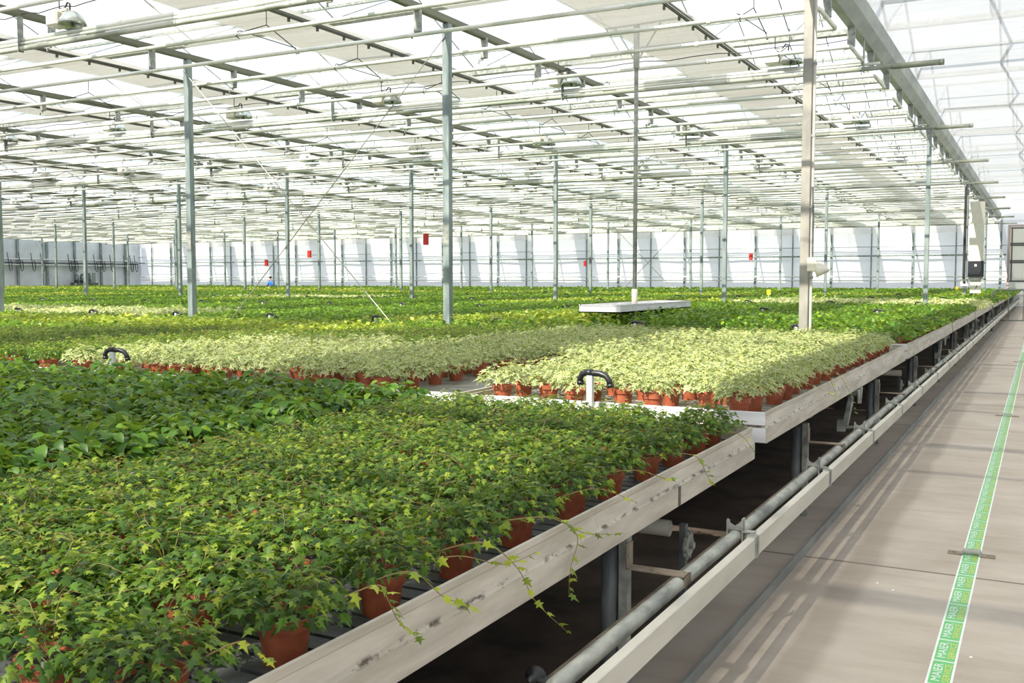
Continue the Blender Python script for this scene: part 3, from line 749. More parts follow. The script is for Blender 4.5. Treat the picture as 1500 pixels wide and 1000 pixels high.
# trailing ivy shoots over the near bench rim
def trail(anchor, pts, label, kind='ivy', group='trailing ivy shoots', seed=0):
    r = np.random.default_rng(seed); P = [Vector(anchor)] + [Vector(p) for p in pts]
    # smooth the shoot
    Q = []
    for i in range(len(P) - 1):
        p0 = P[max(0, i - 1)]; p1 = P[i]; p2 = P[i + 1]; p3 = P[min(len(P) - 1, i + 2)]
        for s in range(6):
            u = s / 6; Q.append(0.5 * ((2 * p1) + (p2 - p0) * u + (2 * p0 - 5 * p1 + 4 * p2 - p3) * u * u + (3 * p1 - p0 - 3 * p2 + p3) * u ** 3))
    Q.append(P[-1])
    b = MB(); b.tube(Q, [0.0021 - 0.0012 * i / len(Q) for i in range(len(Q))], 5)
    o = b.build('trailing_shoot', 'stem'); tag(o, label, 'ivy shoot', group)
    n = max(4, len(Q) // 2); idx = np.linspace(2, len(Q) - 1, n).astype(int)
    pos = np.array([Q[i] for i in idx]) + np.array([0.004, 0, 0.002])
    yaw = r.uniform(-2.4, -0.6, n); pitch = r.uniform(-0.9, 0.2, n)
    v, t, c = scatter(IVY, pos, yaw, pitch, r.normal(0, .5, n), r.uniform(0.018, 0.042, n), r.random(n) * 0.8, r.random(n))
    l = bpy.data.objects.new('leaves', np_mesh('leaves', [(v, t, c, 0)], [kind])); COL.objects.link(l); l.parent = o
FX = -1.312
TR = [((-1.47, 1.76, .83), [(-1.33, 1.83, .90), (FX, 1.86, .86), (FX, 1.90, .80), (FX, 1.98, .735)], 'leafy ivy shoot over the rim below the second terracotta pot'),
      ((-1.47, 2.0, .84), [(-1.34, 2.0, .885), (FX, 2.10, .80), (FX, 2.23, .738)], 'thin curved ivy shoot just left of the long hanging one'),
      ((-1.46, 2.25, .85), [(-1.33, 2.33, .88), (FX, 2.50, .77), (FX, 2.62, .636), (FX, 2.84, .476)], 'longest ivy shoot hanging below the near bench edge'),
      ((-1.46, 2.6, .86), [(-1.34, 2.75, .86), (FX, 2.92, .77), (FX, 2.87, .67), (FX, 2.86, .59)], 'dense dark leafed ivy shoot hanging straight down the rim'),
      ((-1.47, 2.72, .84), [(-1.34, 2.8, .85), (FX, 2.97, .765), (FX, 3.23, .70)], 'long bare ivy shoot curving sideways along the rim'),
      ((-1.47, 3.05, .84), [(-1.34, 3.14, .877), (FX, 3.43, .778)], 'short ivy shoot reaching the dark joint strip'),
      ((-1.47, 4.0, .85), [(-1.33, 4.19, .83), (FX, 4.32, .737), (FX, 4.385, .68)], 'ivy shoot hanging near the far end of the near bench'),
      ((-1.47, 4.75, .85), [(-1.33, 4.93, .82), (FX, 5.16, .70)], 'last thin ivy shoot at the far corner of the near bench'),
      ((-1.46, 1.38, .84), [(-1.35, 1.42, .90), (-1.34, 1.47, .85), (-1.35, 1.50, .84)], 'yellowish ivy shoot resting on the rim at the bottom'),
      ((-1.47, 2.15, .84), [(-1.36, 2.25, .86), (FX, 2.42, .80), (FX, 2.62, .785)], 'thin ivy shoot lying along the top of the rim'),
      ((-1.47, 3.55, .85), [(-1.36, 3.6, .86), (FX, 3.78, .80), (FX, 3.86, .79)], 'short ivy shoot past the joint strip')]
for i, (a, p, lab) in enumerate(TR): trail(a, p, lab, seed=i)
TR2 = [((-1.46, 7.5, .93), [(-1.34, 7.7, .90), (FX, 7.95, .78), (FX, 8.2, .67), (FX, 8.4, .52)], 'pale variegated shoot hanging below the second bench rim'),
       ((-1.46, 6.4, .93), [(-1.34, 6.6, .92), (FX, 7.1, .82), (FX, 7.5, .74)], 'pale variegated shoot lying over the second bench rim'),
       ((-1.46, 7.2, .93), [(-1.34, 7.3, .92), (FX, 7.45, .80), (FX, 7.55, .72)], 'short variegated shoot beside the longest one on the second bench')]
for i, (a, p, lab) in enumerate(TR2): trail(a, p, lab, 'varieg', 'trailing variegated shoots', 40 + i)

# distant canopies: too many pots to tell apart
def kind_of(j, k, y):
    y0 = ROWY[j][0]; u = (y - y0) / 6.4
    if j == 2:
        if k < 2: return 'ivy'
        if k < 4: return 'yellow' if u < 0.32 else 'ivy'
        if k < 6: return 'ivy'
        return 'varieg' if u < 0.42 else 'ivy'
    if j == 3: return 'ivy' if k < 3 or u < 0.35 else ('yellow' if (k * 7) % 5 == 0 and u > 0.6 else 'ivy')
    if j == 4: return 'varieg' if k < 3 else (['ivy', 'yellow', 'ivy', 'varieg'][(k // 3) % 4] if u < 0.5 else 'ivy')
    if j == 5: return 'ivy' if u < 0.55 or k % 7 < 4 else 'yellow'
    if j == 6: return 'yellow' if u < 0.4 or k > 14 else 'ivy'
    if j == 7: return 'ivy' if k < 16 else ('yellow' if u < 0.6 else 'ivy')
    return 'ivy'
far = {'ivy': [], 'varieg': [], 'yellow': []}
for j in range(2, 10):
    y0, y1 = ROWY[j]; sp = 0.31 if j < 4 else (0.42 if j < 6 else 0.58)
    for k in range(36):
        x1, x0 = BX[k]
        if x0 < WALL_X + 0.6: continue
        for y in np.arange(y0 + 0.16, min(y1, WALL_Y - 0.6), sp):
            for x in np.arange(x1 - 0.17, x0 + 0.08, -sp * 0.88):
                if k > 0 and not in_view(x, y, 1.0, 30): continue
                if 6 <= k <= 7 and j == 2 and y < 13.4 : continue
                far[kind_of(j, k, y)].append((x, y, 0.80, sp, y < y0 + 0.3 or (k == 0 and x > x1 - 0.3)))
for kk in ('ivy', 'varieg', 'yellow'):
    far[kk] += [(x, y, PZ1, 0.33, False) for x, y in rest[kk]]
def far_canopy(name, pts, material, label, seed):
    r = np.random.default_rng(seed); P = np.array([p[:4] for p in pts]); parts = []
    P[:, 0] += r.normal(0, 0.03, len(P)); P[:, 1] += r.normal(0, 0.03, len(P))
    for lo, hi, per, ls in ((0, 0.37, 62, 0.075), (0.37, 0.5, 60, 0.105), (0.5, 1.0, 56, 0.15)):
        Q = P[(P[:, 3] > lo) & (P[:, 3] <= hi)]
        if not len(Q): continue
        n = len(Q) * per; base = np.repeat(Q, per, 0); R = base[:, 3] * 0.68
        rad = np.sqrt(r.random(n)) * R; ang = r.random(n) * 6.283; lay = r.random(n) ** 0.5
        hgt = np.repeat(r.uniform(0.11, 0.17, len(Q)) + 0.15 * np.exp(-((Q[:, 0] + 5.2) / 2.0) ** 4 - ((Q[:, 1] - 13.6) / 2.2) ** 4), per)
        z = base[:, 2] + 0.10 + hgt * (1 - 0.6 * (rad / R) ** 2) * lay
        pos = np.stack([base[:, 0] + rad * np.cos(ang), base[:, 1] + rad * np.sin(ang), z], 1)
        young = np.clip((lay - .7) * 2, 0, 1) * (r.random(n) < .4) * r.uniform(.3, 1, n)
        v, t, c = scatter(KITE, pos, ang - 1.57 + r.normal(0, .9, n), r.normal(-.15, .4, n), r.normal(0, .4, n), ls * r.uniform(.7, 1.15, n), young, r.random(n))
        parts.append((v, t, c, 0))
    b = MB()
    for x, y, z, sp, front in pts:
        if front and y < 45: b.lathe([(0.05, 0), (0.066, 0.085), (0.071, 0.112)], (x, y, z), 8)
    if b.v:
        T = []
        for f in b.f: T += [(f[0], f[i], f[i + 1]) for i in range(1, len(f) - 1)]
        parts.append((np.array(b.v), np.array(T), np.zeros((len(b.v), 4)), 1))
    o = bpy.data.objects.new(name, np_mesh(name, parts, [material, 'pot'])); COL.objects.link(o)
    return tag(o, label, 'potted plants', None, 'stuff')
far_canopy('distant_green_foliage', far['ivy'], 'farleaf', 'mass of green potted plants filling the benches further back', 1)
far_canopy('distant_variegated_foliage', far['varieg'], 'varieg', 'pale cream bands of variegated potted plants further back', 2)
far_canopy('distant_yellow_foliage', far['yellow'], 'yellowleaf', 'yellow-green bands of potted plants further back', 3)

# ------------------------------------------------------------------ irrigation stubs with black hose arches
STUB = {}
def stub(x, y, label, rz=0.0):
    t = thing('irrigation_stub', (x, y, 0.0), label, 'irrigation pipe', 'irrigation stubs between the benches', rz)
    if not STUB:
        b = MB(); b.box(-0.018, 0.018, -0.018, 0.018, 0.0, 1.03, 0.003); STUB['p'] = b.build('post', 'post_white', t)
        b = MB()
        arc = [(-0.062, 0, 0.985), (-0.064, 0, 1.012), (-0.05, 0, 1.036), (-0.02, 0, 1.045), (0.06, 0, 1.043), (0.10, 0, 1.03), (0.12, 0, 1.005), (0.128, 0, 0.975)]
        b.tube(arc, 0.0185, 10); b.tube([(-0.03, 0, 1.045), (0.015, 0, 1.045)], 0.022, 10); b.tube([(0.127, 0, 0.985), (0.131, 0, 0.962)], 0.022, 10); b.tube([(-0.062, 0, 0.995), (-0.062, 0, 0.972)], 0.022, 10)
        STUB['h'] = b.build('hose', 'black', t, True)
    else:
        for o in STUB.values(): link_copy(o, t)
n = 0
for j, y in enumerate([5.40, 12.02, 18.62, 25.22, 31.8, 38.4]):
    for q in range(14):
        x = -2.345 - 0.22 * (j > 0) - 2.03 * q
        if not in_view(x, y, 1.0, 5) or (j > 3 and q > 8): continue
        if j == 0 and q == 1: continue
        stub(x, y, 'black hose arch on a white post, %s gap between bench rows, %s from the aisle' % (nth(j), nth(q)), 0.15 * math.sin(7 * q + 3 * j) if (j, q) != (0, 2) else 0.3)

# ------------------------------------------------------------------ aisle rail, pipe and supports
YR0, YR1 = 0.9, 64.5
t = thing('rail_beam', (-1.05, 0, 0), 'long white box beam running along the aisle below the benches', 'rail')
b = MB(); b.box(-0.036, 0.0, YR0, YR1, 0.406, 0.494, 0.003); b.build('beam', 'white_beam', t)
first = None
for i in range(37):
    y = 4.22 + 1.68 * i
    if y > YR1 - 0.5: break
    if first is None:
        b = MB(); b.box(-0.039, 0.003, -0.03, 0.03, 0.403, 0.497, 0.002); b.box(-0.041, 0.005, -0.007, 0.007, 0.401, 0.499)
        first = b.build('sleeve', 'galv', t); first.location = (0, y, 0)
        b = MB(); b.box(-0.076, -0.070, -0.018, 0.018, 0.43, 0.556); b.box(-0.076, -0.02, -0.018, 0.018, 0.497, 0.502)
        b.box(-0.143, -0.137, -0.018, 0.018, 0.44, 0.54)
        b.prism_y([(-0.143, 0.505), (-0.07, 0.505), (-0.07, 0.556), (-0.085, 0.535), (-0.106, 0.522), (-0.125, 0.53), (-0.138, 0.552), (-0.143, 0.545)], -0.016, -0.010)
        c2 = b.build('cradle', 'galv', t); c2.location = (0, y + 0.05, 0)
    else:
        c = link_copy(first, t); c.location = (0, y, 0); c = link_copy(c2, t); c.location = (0, y + 0.05, 0)
t = thing('aisle_pipe', (-1.156, 0, 0.475), 'round galvanised pipe running behind the white box beam', 'pipe')
PY0 = 2.42
b = MB(); b.tube([(0, PY0, 0), (0, YR1, 0)], 0.0265, 16); b.build('pipe', 'galv', t, True)
b = MB(); b.lathe([(0.0, 0.0), (0.03, 0.0), (0.032, 0.012), (0.012, 0.02), (0.012, 0.045), (0.0, 0.05)], n=14); o = b.build('end_knob', 'black', t, True); o.rotation_euler = (math.pi / 2, 0, 0); o.location = (-0.066, PY0 + 0.03, 0.012)
b = MB(); b.tube([(-0.02, PY0 + 0.02, 0.005), (-0.07, PY0 + 0.02, 0.008)], 0.013, 8); b.build('knob_arm', 'black', t)
b = MB(); b.tube([(0, PY0 - 0.004, 0), (0, PY0 + 0.002, 0)], 0.012, 10); b.build('end_hole', 'black', t)
t = thing('channel_beam', (-1.235, 0, 0), 'narrow brownish steel channel just behind the galvanised aisle pipe', 'rail')
b = MB(); b.box(-0.02, 0.02, 2.3, YR1, 0.40, 0.43); b.build('channel', 'rusty', t)
for i in range(18):
    y = 3.52 + 3.30 * i
    if y > 62: break
    t = thing('support_post', (-1.40, y, 0), 'grey steel support post under the bench edge, %s along the aisle' % nth(i), 'post', 'support posts along the aisle')
    b = MB(); b.tube([(-0.04, 0, -0.01), (-0.04, 0, 0.60)], 0.036, 14); b.build('pipe', 'galv_dark', t, True)
    b = MB(); b.box(0.0, 0.04, -0.02, 0.02, -0.01, 0.63, 0.003); b.build('channel', 'galv', t)
    b = MB(); b.box(0.04, 0.045, -0.045, 0.02, 0.505, 0.60); b.box(0.04, 0.275, -0.045, 0.02, 0.503, 0.508); b.box(0.271, 0.276, -0.045, 0.02, 0.47, 0.508); b.build('bracket', 'rusty', t)
    b = MB(); b.tube([(0.0455, -0.025, 0.555), (0.05, -0.025, 0.555)], 0.008, 8); b.build('bolt', 'galv', t)
    b = MB(); b.box(-1.9, -0.06, -0.02, 0.02, 0.585, 0.63); b.build('cross_rail', 'galv_dark', t)
for i in range(8):
    y = 4.16 + 8.2 * i
    t = thing('roller_tube', (-1.42, y, 0.50), 'pale tube end sticking out under the bench, %s along the aisle' % nth(i), 'tube', 'tubes under the benches')
    b = MB(); b.tube([(0, 0, 0), (-2.6, 0, 0)], 0.036, 14, False); b.tube([(-0.001, 0, 0), (-2.6, 0, 0)], 0.029, 14, False); b.build('tube', 'white_beam', t, True)
    # drive wheel on a stalk
    t = thing('drive_wheel', (-1.5, y + 0.42, 0.0), 'small grey toothed wheel on a stalk under the bench, %s along the aisle' % nth(i), 'wheel', 'drive wheels under the benches')
    b = MB(); b.tube([(0.02, 0, 0.32), (0.04, 0, 0.32)], 0.055, 14); b.tube([(0.04, 0, 0.32), (0.06, 0, 0.32)], 0.018, 8)
    for a in range(10):
        an = a * math.pi / 5; b.box(0.024, 0.036, 0.062 * math.cos(an) - 0.008, 0.062 * math.cos(an) + 0.008, 0.32 + 0.062 * math.sin(an) - 0.008, 0.32 + 0.062 * math.sin(an) + 0.008)
    b.build('wheel', 'galv', t)
    b = MB(); b.box(-0.01, 0.02, -0.02, 0.02, -0.01, 0.42); b.build('stalk', 'galv_dark', t)
    # tilting lever with roller
    y2 = 8.25 + 8.2 * i
    if y2 > 60: continue
    t = thing('lever_arm', (-1.36, y2, 0.40), 'tilted grey steel lever with roller below the bench, %s along the aisle' % nth(i), 'lever', 'lever arms under the benches')
    b = MB(); b.tube([(0, 0, 0.02), (0.0, 0.28, 0.24)], 0.026, 4); b.build('arm', 'galv', t)
    b = MB(); b.tube([(-0.05, 0.29, 0.255), (0.05, 0.29, 0.255)], 0.032, 14); b.build('roller', 'lamp_dark', t, True)
    b = MB(); b.prism_y([(0.05, 0.17), (0.065, 0.17), (0.075, 0.30), (0.06, 0.32)], 0.33, 0.36); b.box(0.05, 0.06, 0.25, 0.36, 0.18, 0.29); b.build('cheek_plate', 'galv', t)
    b = MB(); b.box(-0.06, 0.0, -0.03, 0.02, -0.02, 0.07); b.tube([(-0.02, -0.01, 0.01), (0.2, -0.02, 0.04), (0.27, -0.03, 0.09)], 0.012, 6); b.build('link_rod', 'galv', t)

# floor strip, tape and its clamps
t = thing('floor_strip', (-1.17, 0, 0), 'dark steel angle strip lying on the floor along the bench side', 'metal strip')
b = MB(); b.prism_y([(-0.004, 0.0), (0.002, 0.0), (0.002, 0.055), (-0.012, 0.056), (-0.012, 0.052), (-0.004, 0.050)], 0.8, 64.5); b.build('angle', 'kerb', t)

def text_mesh(body, size, sx):
    c = bpy.data.curves.new('t', 'FONT'); c.body = body; c.size = size; c.resolution_u = 2; c.align_x = 'LEFT'
    o = bpy.data.objects.new('t', c); COL.objects.link(o)
    dg = bpy.context.evaluated_depsgraph_get(); dg.update()
    me = bpy.data.meshes.new_from_object(o.evaluated_get(dg))
    bpy.data.objects.remove(o)
    V = [(v.co.x * sx, v.co.y) for v in me.vertices]; Fs = [list(p.vertices) for p in me.polygons]
    w = max(v[0] for v in V); V = [(x / w, y) for x, y in V]
    h = max(v[1] for v in V); V = [(x, y / h) for x, y in V]
    bpy.data.meshes.remove(me)
    return V, Fs
T1, T2 = text_mesh('MAIER', 1, 1), text_mesh('SERVICE', 1, 1)
tape = MB(); XT0, XT1, CELL = -0.366, -0.268, 0.274
tape.mat(0).box(XT0, XT1, 3.0, 64.0, 0.0005, 0.002)
def tquad(mi, x0, x1, y0, y1, z): tape.mat(mi).add([(x0, y0, z), (x1, y0, z), (x1, y1, z), (x0, y1, z)], [(0, 1, 2, 3)])
y = 4.452 - 5 * CELL
while y < 40:
    tquad(1, XT0 + 0.009, XT1 - 0.009, y + 0.006, y + CELL - 0.006, 0.0024)
    if y > 24:
        tquad(0, XT0 + 0.018, XT0 + 0.052, y + 0.04, y + CELL - 0.04, 0.0028); tquad(2, XT0 + 0.056, XT1 - 0.015, y + 0.04, y + CELL - 0.04, 0.0028)
    else:
        for (V, Fs), mi, xa, xb in ((T1, 0, XT0 + 0.051, XT0 + 0.017), (T2, 2, XT1 - 0.014, XT0 + 0.058)):
            tape.mat(mi).add([(xa + (xb - xa) * v, y + 0.035 + (CELL - 0.07) * u, 0.0029) for u, v in V], Fs)
    y += CELL
o = tape.build('floor_tape', ['tape_white', 'tape_green', 'tape_yellow']); tag(o, 'green and white printed tape strip running along the aisle floor', 'tape')
for i, y in enumerate((6.28, 12.91, 21.45, 30.0)):
    t = thing('tape_clamp', (-0.317, y, 0), 'rusty metal clamp holding the floor tape, %s from the camera' % nth(i), 'clamp', 'clamps on the floor tape')
    b = MB(); s = 0.035
    b.box(-0.125, -0.05, -s, s, 0.0, 0.006); b.box(0.05, 0.125, -s, s, 0.0, 0.006)
    b.tube([(-0.09, 0, 0.006), (-0.09, 0, 0.011)], 0.009, 8); b.tube([(0.09, 0, 0.006), (0.09, 0, 0.011)], 0.009, 8); b.build('plate', 'rusty', t)
    b = MB(); b.prism_y([(-0.056, 0.0), (-0.05, 0.0), (-0.042, 0.022), (0.042, 0.022), (0.05, 0.0), (0.056, 0.0), (0.046, 0.028), (-0.046, 0.028)], -s, s); b.build('bridge', 'galv', t)
for i, (x, y) in enumerate(((-0.72, 5.45), (-0.63, 5.36), (-0.22, 4.55))):
    b = MB(); b.lathe([(0.006, 0), (0.008, 0.003), (0.005, 0.007), (0, 0.008)], n=7); o = b.build('pebble', 'tape_white', smooth=True); o.location = (x, y, 0)
    tag(o, ['tiny white pebble on the aisle, farther left of two', 'tiny white pebble on the aisle, nearer right of two', 'tiny white pebble right of the tape'][i], 'pebble')

# barrier across the aisle
t = thing('tube_barrier', (-1.33, 33.7, 0), 'grey green tube barrier with rounded corner across the aisle', 'barrier')
b = MB(); b.tube([(0, 0, 0), (0, 0, 1.1), (0.03, 0, 1.2), (0.09, 0, 1.25), (0.18, 0, 1.27), (3.2, 0, 1.27)], 0.032, 10); b.build('top_tube', 'barrier', t, True)
b = MB(); b.tube([(0, 0, 0.34), (3.2, 0, 0.34)], 0.02, 8); b.build('lower_tube', 'barrier', t, True)
for x in (0.45, 0.85, 1.5, 2.2, 3.2):
    b = MB(); b.tube([(x, 0, 0.34 if x < 3 else 0), (x, 0, 1.27)], 0.012 if x < 3 else 0.024, 8); b.build('upright', 'barrier', t, True)

# ------------------------------------------------------------------ far end
for i in range(31):
    x = -2.2 - 2.4 * i
    if x < WALL_X + 0.3: break
    b = MB(); w = 0.06 if i % 2 == 0 else 0.035; b.box(x - w, x + w, WALL_Y - 0.22, WALL_Y - 0.1, 0, 5.0)
    tag(b.build('wall_post', 'column'), 'grey post against the white end wall, %s from the aisle' % nth(i), 'post', 'posts of the end wall')
for z, r, nm, lab in ((3.0, 0.05, 'wall_girt', 'dark horizontal girt across the middle of the end wall'), (3.55, 0.02, 'wall_girt', 'thin upper girt across the end wall'),):
    b = MB(); b.box(WALL_X, -1.9, WALL_Y - 0.3, WALL_Y - 0.24, z - r, z + r); tag(b.build(nm, 'column'), lab, 'girt')
for i, z in enumerate((1.48, 1.72)):
    b = MB(); b.tube([(WALL_X + 0.5, WALL_Y - 0.38, z), (-1.9, WALL_Y - 0.38, z)], 0.035, 8); tag(b.build('wall_pipe', 'post_white'), 'white heating pipe along the end wall, %s one' % ('lower', 'upper')[i], 'pipe', 'heating pipes on the end wall')
b = MB(); V = []; n_ = 200
for i in range(n_ + 1):
    x = WALL_X + 0.1 + (71.2) * i / n_; V += [(x, WALL_Y - 0.5 + 0.04 * math.sin(x * 3), 4.35), (x, WALL_Y - 0.45 + 0.02 * math.sin(x * 3), 5.2)]
b.add(V, [(2 * i, 2 * i + 2, 2 * i + 3, 2 * i + 1) for i in range(n_)]); struct(b.build('trim_1', 'fabric', smooth=True), 'cream cloth valance hanging at the top of the end wall', 'trim')
# sliding glazed door at the end of the aisle
d = bpy.data.objects.new('door_1', None); COL.objects.link(d); d.location = (-1.85, WALL_Y - 0.35, 0); struct(d, 'tall glazed door at the far end of the aisle', 'door')
b = MB(); b.box(0, 0.14, 0, 0.1, 0, 4.6); b.box(2.6, 2.74, 0, 0.1, 0, 4.6); b.box(0, 2.74, 0, 0.1, 4.6, 4.72); b.build('door_frame', 'frame_pink', d)
for z in (1.42, 2.5, 2.6, 3.5, 3.6, 4.5):
    b = MB(); b.box(0.14, 2.6, 0.01, 0.06, z, z + 0.07); b.build('door_rail', 'mullion', d)
for x in (0.2, 0.98, 1.8, 2.5):
    b = MB(); b.box(x, x + 0.06, 0.012, 0.058, 1.42, 4.55); b.build('door_stile', 'mullion', d)
b = MB(); b.box(0.16, 2.58, 0.03, 0.04, 1.42, 4.55); b.build('door_pane', 'pane', d)
b = MB(); b.box(0.16, 2.58, 0.02, 0.05, 0.05, 1.42); b.build('door_panel', 'post_white', d)

# control post, screen box and ladder near the aisle end
t = thing('control_post', (-2.41, 38.3, 0), 'pale post with round gauge and dark conduit beside the far aisle bench', 'post')
b = MB(); b.box(-0.06, 0.06, -0.06, 0.06, 0.0, 1.5); b.build('post', 'column_warm', t)
b = MB(); b.box(-0.12, 0.12, -0.08, -0.03, 1.34, 1.62); b.build('gauge_plate', 'post_white', t)
b = MB(); b.tube([(0, -0.08, 1.48), (0, -0.1, 1.48)], 0.05, 12); b.build('gauge', 'black', t)
b = MB(); b.tube([(-0.02, -0.1, 1.6), (-0.02, -0.1, 4.9)], 0.045, 8); b.build('dark_conduit', 'wire', t)
b = MB(); b.tube([(0.2, -0.1, 1.0), (0.42, -0.12, 1.36)], 0.03, 6); b.build('handle', 'black', t)
t = thing('control_cabinet', (-2.12, 38.2, 1.66), 'white control cabinet column with dark screen beside the far aisle bench', 'cabinet')
b = MB(); b.box(-0.16, 0.30, -0.05, 0.12, -0.05, 2.6); b.build('cabinet', 'lamp_white', t)
b = MB(); b.box(-0.18, 0.32, -0.14, -0.05, 0.0, 0.55, 0.01); b.build('screen_box', 'panel_dark', t)
b = MB(); b.box(-0.22, 0.4, -0.12, 0.05, -0.10, -0.05); b.build('shelf', 'galv_dark', t)
b = MB(); b.box(-0.1, 0.24, -0.04, 0.08, -0.56, -0.10); b.build('lower_panel', 'lamp_white', t)
b = MB(); b.box(0.03, 0.10, -0.15, -0.14, 0.36, 0.44); b.build('indicator', 'post_white', t)
t = thing('ladder', (-2.75, 52.0, 0.9), 'thin steel ladder standing against a column near the aisle end', 'ladder')
for x in (-0.16, 0.34):
    b = MB(); b.box(x - 0.02, x + 0.02, -0.2, -0.16, -0.9, 3.8); b.build('stile', 'column', t)
b = MB()
for i in range(22): b.box(-0.16, 0.34, -0.195, -0.165, 1.0 + 0.13 * i, 1.025 + 0.13 * i)
b.build('rungs', 'column', t)

# red sticky cards
for i, (x, y, z, w, h) in enumerate(((-19.4, 30, 3.0, 0.2, 0.40), (-40.2, 45, 2.52, 0.22, 0.36), (-37.0, 45, 3.0, 0.24, 0.40), (-19.84, 45, 2.34, 0.15, 0.26), (-11.67, 45, 2.59, 0.18, 0.30))):
    t = thing('sticky_card', (x, y, z), 'red sticky insect card hanging below the roof, %s from the left' % ('fourth third_ first second fifth'.split()[0] if False else ['third', 'first', 'second', 'fourth', 'fifth'][i]), 'insect trap', 'red sticky cards')
    b = MB(); n_ = 10; V = []
    for a in range(n_): V += [(w / 2 * math.cos(a * 0.628), w / 2 * math.sin(a * 0.628), -h / 2), (w / 2 * math.cos(a * 0.628), w / 2 * math.sin(a * 0.628), h / 2)]
    b.add(V, [(2 * a, 2 * ((a + 1) % n_), 2 * ((a + 1) % n_) + 1, 2 * a + 1) for a in range(n_)] + [tuple(range(1, 20, 2)), tuple(range(18, -1, -2))]); b.build('card', 'red', t)
    b = MB(); b.tube([(0, 0, h / 2), (0, 0, 5.22 - z)], 0.006, 4); b.build('string', 'cable', t)
for i, (x, y) in enumerate(((-7.35, 30.5), (-3.1, 45.0))):
    t = thing('plant_marker', (x, y, 0.85), ['yellow marker stick among the plants near the middle bench rows', 'yellow marker stick among the far plants beside the aisle'][i], 'marker', 'yellow marker sticks')
    b = MB(); b.box(-0.008, 0.008, -0.004, 0.004, 0, 0.4); b.build('stick', 'post_white', t)
    b = MB(); b.box(-0.06, 0.06, -0.006, 0.004, 0.26, 0.42); b.build('flag', 'yellow', t)

# left wall: posts, pipes, looped hoses, pump station
for i, y in enumerate(np.arange(50.0, 65, 2.7)):
    b = MB(); b.box(WALL_X + 0.08, WALL_X + 0.2, y - 0.09, y + 0.09, 0, 5.0); tag(b.build('side_post', 'column'), 'green grey post against the left wall, %s from the left' % nth(i), 'post', 'posts of the left wall')
for i, (z, mm) in enumerate(((2.72, 'post_white'), (2.9, 'galv_dark'), (3.18, 'post_white'))):
    b = MB(); b.tube([(WALL_X + 0.3, 46, z), (WALL_X + 0.3, 64.6, z)], 0.06, 8); tag(b.build('side_pipe', mm), 'horizontal pipe along the left wall, %s' % ('lowest', 'dark middle one', 'highest')[i], 'pipe', 'pipes on the left wall')
for i, y in enumerate((51.8, 52.8, 53.9, 54.8, 57.4, 58.0, 60.0, 60.8, 61.7, 63.2, 63.9, 64.4)):
    b = MB(); b.tube([(WALL_X + 0.42, y - 0.25, 3.7), (WALL_X + 0.42, y - 0.12, 3.0), (WALL_X + 0.44, y - 0.08, 2.4), (WALL_X + 0.44, y + 0.02, 2.2), (WALL_X + 0.44, y + 0.16, 2.3), (WALL_X + 0.42, y + 0.16, 2.9), (WALL_X + 0.40, y + 0.05, 3.1)], 0.03, 6)
    tag(b.build('hose_loop', 'black', smooth=True), 'dark hose loop hanging on the left wall, %s from the left' % nth(i), 'hose', 'hose loops on the left wall')
t = thing('pump_station', (WALL_X + 1.0, 58.3, 0.0), 'small grey pump station standing by the left wall', 'pump')
b = MB(); b.box(-0.4, 0.4, -1.1, 1.1, 0.85, 1.25); b.build('plinth', 'galv_dark', t)
for y, h in ((-0.75, 0.55), (-0.2, 0.6)):
    b = MB(); b.tube([(0, y, 1.25), (0, y, 1.25 + h)], 0.2, 12); b.tube([(0, y, 1.25 + h), (0, y, 1.42 + h)], [0.16, 0.10], 10); b.build('tank', 'galv_dark', t, True)
b = MB(); b.box(-0.2, 0.2, 0.55, 1.0, 1.25, 2.1); b.build('cabinet', 'column', t)
b = MB(); b.tube([(0.1, -0.75, 1.5), (0.1, 0.6, 1.5)], 0.06, 8); b.build('manifold', 'lamp_dark', t)

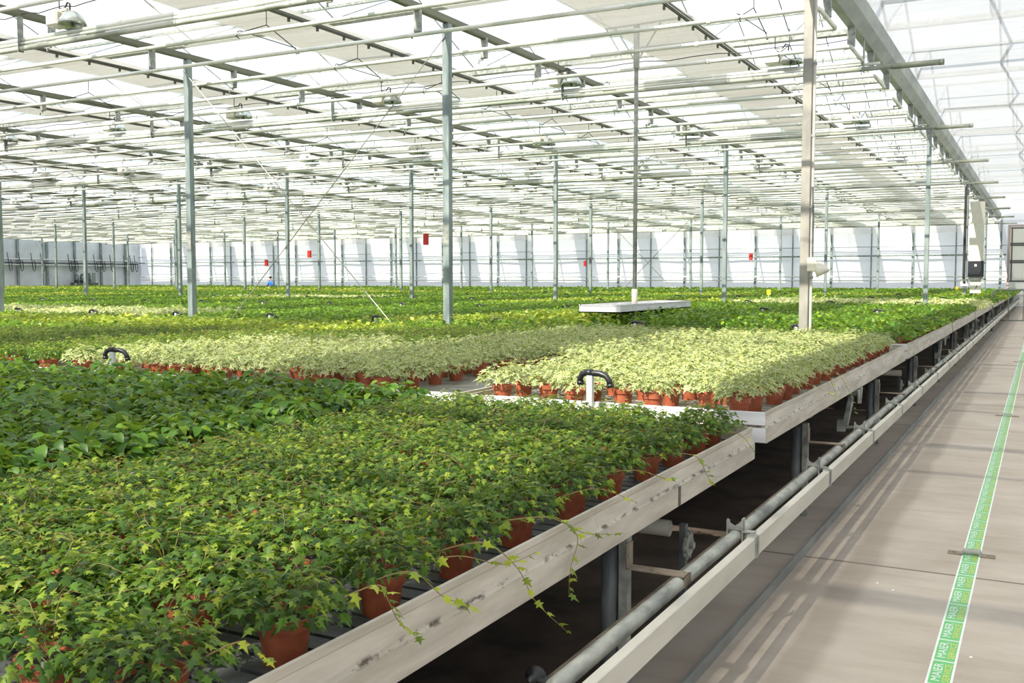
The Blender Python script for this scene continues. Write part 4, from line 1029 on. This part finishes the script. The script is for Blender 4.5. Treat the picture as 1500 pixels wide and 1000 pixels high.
# worker in blue far back among the benches
def person():
    t = thing('person', (-51.6, 58.15, 0), 'person in a blue jacket standing far back among the plants', 'person', rz=-0.3)
    me = bpy.data.meshes.new('body'); S = 1.0
    V = [((0, 0, .95), .14), ((0, 0, 1.15), .13), ((0, 0, 1.36), .16), ((0, 0, 1.48), .07), ((0, 0, 1.60), .085), ((0, 0, 1.70), .085),
         ((-.19, 0, 1.40), .06), ((-.30, .03, 1.14), .045), ((-.30, -.18, 1.02), .035), ((-.30, -.27, 1.0), .03),
         ((.19, 0, 1.40), .06), ((.30, .02, 1.14), .045), ((.27, -.2, 1.05), .035), ((.26, -.29, 1.05), .03),
         ((-.10, 0, .88), .095), ((-.11, 0, .48), .065), ((-.11, .02, .09), .045), ((-.11, -.13, .04), .04),
         ((.10, 0, .88), .095), ((.11, 0, .48), .065), ((.11, .02, .09), .045), ((.11, -.13, .04), .04)]
    Ed = [(0, 1), (1, 2), (2, 3), (3, 4), (4, 5), (2, 6), (6, 7), (7, 8), (8, 9), (2, 10), (10, 11), (11, 12), (12, 13), (0, 14), (14, 15), (15, 16), (16, 17), (0, 18), (18, 19), (19, 20), (20, 21)]
    me.from_pydata([v for v, r in V], Ed, []); o = bpy.data.objects.new('body', me); COL.objects.link(o); o.parent = t
    sk = o.modifiers.new('skin', 'SKIN'); o.modifiers.new('sub', 'SUBSURF').levels = 1
    for i, (v, r) in enumerate(V): me.skin_vertices[0].data[i].radius = (r, r * 0.8, )
    me.skin_vertices[0].data[0].use_root = True
    me.materials.append(M['skin'])
    b = MB(); b.lathe([(0.10, 1.42), (0.19, 1.41), (0.205, 1.30), (0.18, 1.1), (0.19, 0.86), (0.17, 0.86)], n=14, close=False); b.v = [(x, y * .75, z) for x, y, z in b.v]
    for s in (-1, 1): b.tube([(s * .17, 0, 1.40), (s * .30, .03, 1.14), (s * .295, -.15, 1.03)], [.078, .062, .048], 10)
    b.build('jacket', 'blue', t, True)
    b = MB(); b.lathe([(0.17, 0.98), (0.175, 0.86), (0.15, 0.78)], n=14, close=False); b.v = [(x, y * .75, z) for x, y, z in b.v]
    for s in (-1, 1): b.tube([(s * .095, 0, .88), (s * .11, 0, .48), (s * .11, .02, .08)], [.108, .08, .062], 10)
    b.build('trousers', 'navy', t, True)
    b = MB(); b.lathe([(0.096, 1.63), (0.102, 1.70), (0.08, 1.76), (0.0, 1.79)], (0, .015, 0), 14, False); b.build('hair', 'hair', t, True)
person()

# ------------------------------------------------------------------ light
w = bpy.data.worlds.new('sky'); SC.world = w; w.use_nodes = True
nt = w.node_tree; nt.nodes.clear(); wo = N(nt, 'ShaderNodeOutputWorld'); bg = N(nt, 'ShaderNodeBackground')
bg.inputs[0].default_value = (0.90, 0.95, 1.0, 1); bg.inputs[1].default_value = 1.3
nt.links.new(bg.outputs[0], wo.inputs[0])
sd = bpy.data.lights.new('sun', 'SUN'); sd.energy = 7.0; sd.angle = math.radians(0.6); sd.color = (1.0, 0.93, 0.80)
so = bpy.data.objects.new('sun', sd); COL.objects.link(so)
so.rotation_euler = Vector((0.21, 1.0, -1.05)).to_track_quat('-Z', 'Y').to_euler()

SC.view_settings.view_transform = 'Standard'; SC.view_settings.look = 'None'
SC.view_settings.exposure = 0.4; SC.view_settings.gamma = 1.0; SC.view_settings.use_curve_mapping = False
cy = SC.cycles
cy.max_bounces = 8; cy.diffuse_bounces = 4; cy.glossy_bounces = 2; cy.transmission_bounces = 4; cy.transparent_max_bounces = 12
cy.caustics_reflective = False; cy.caustics_refractive = False
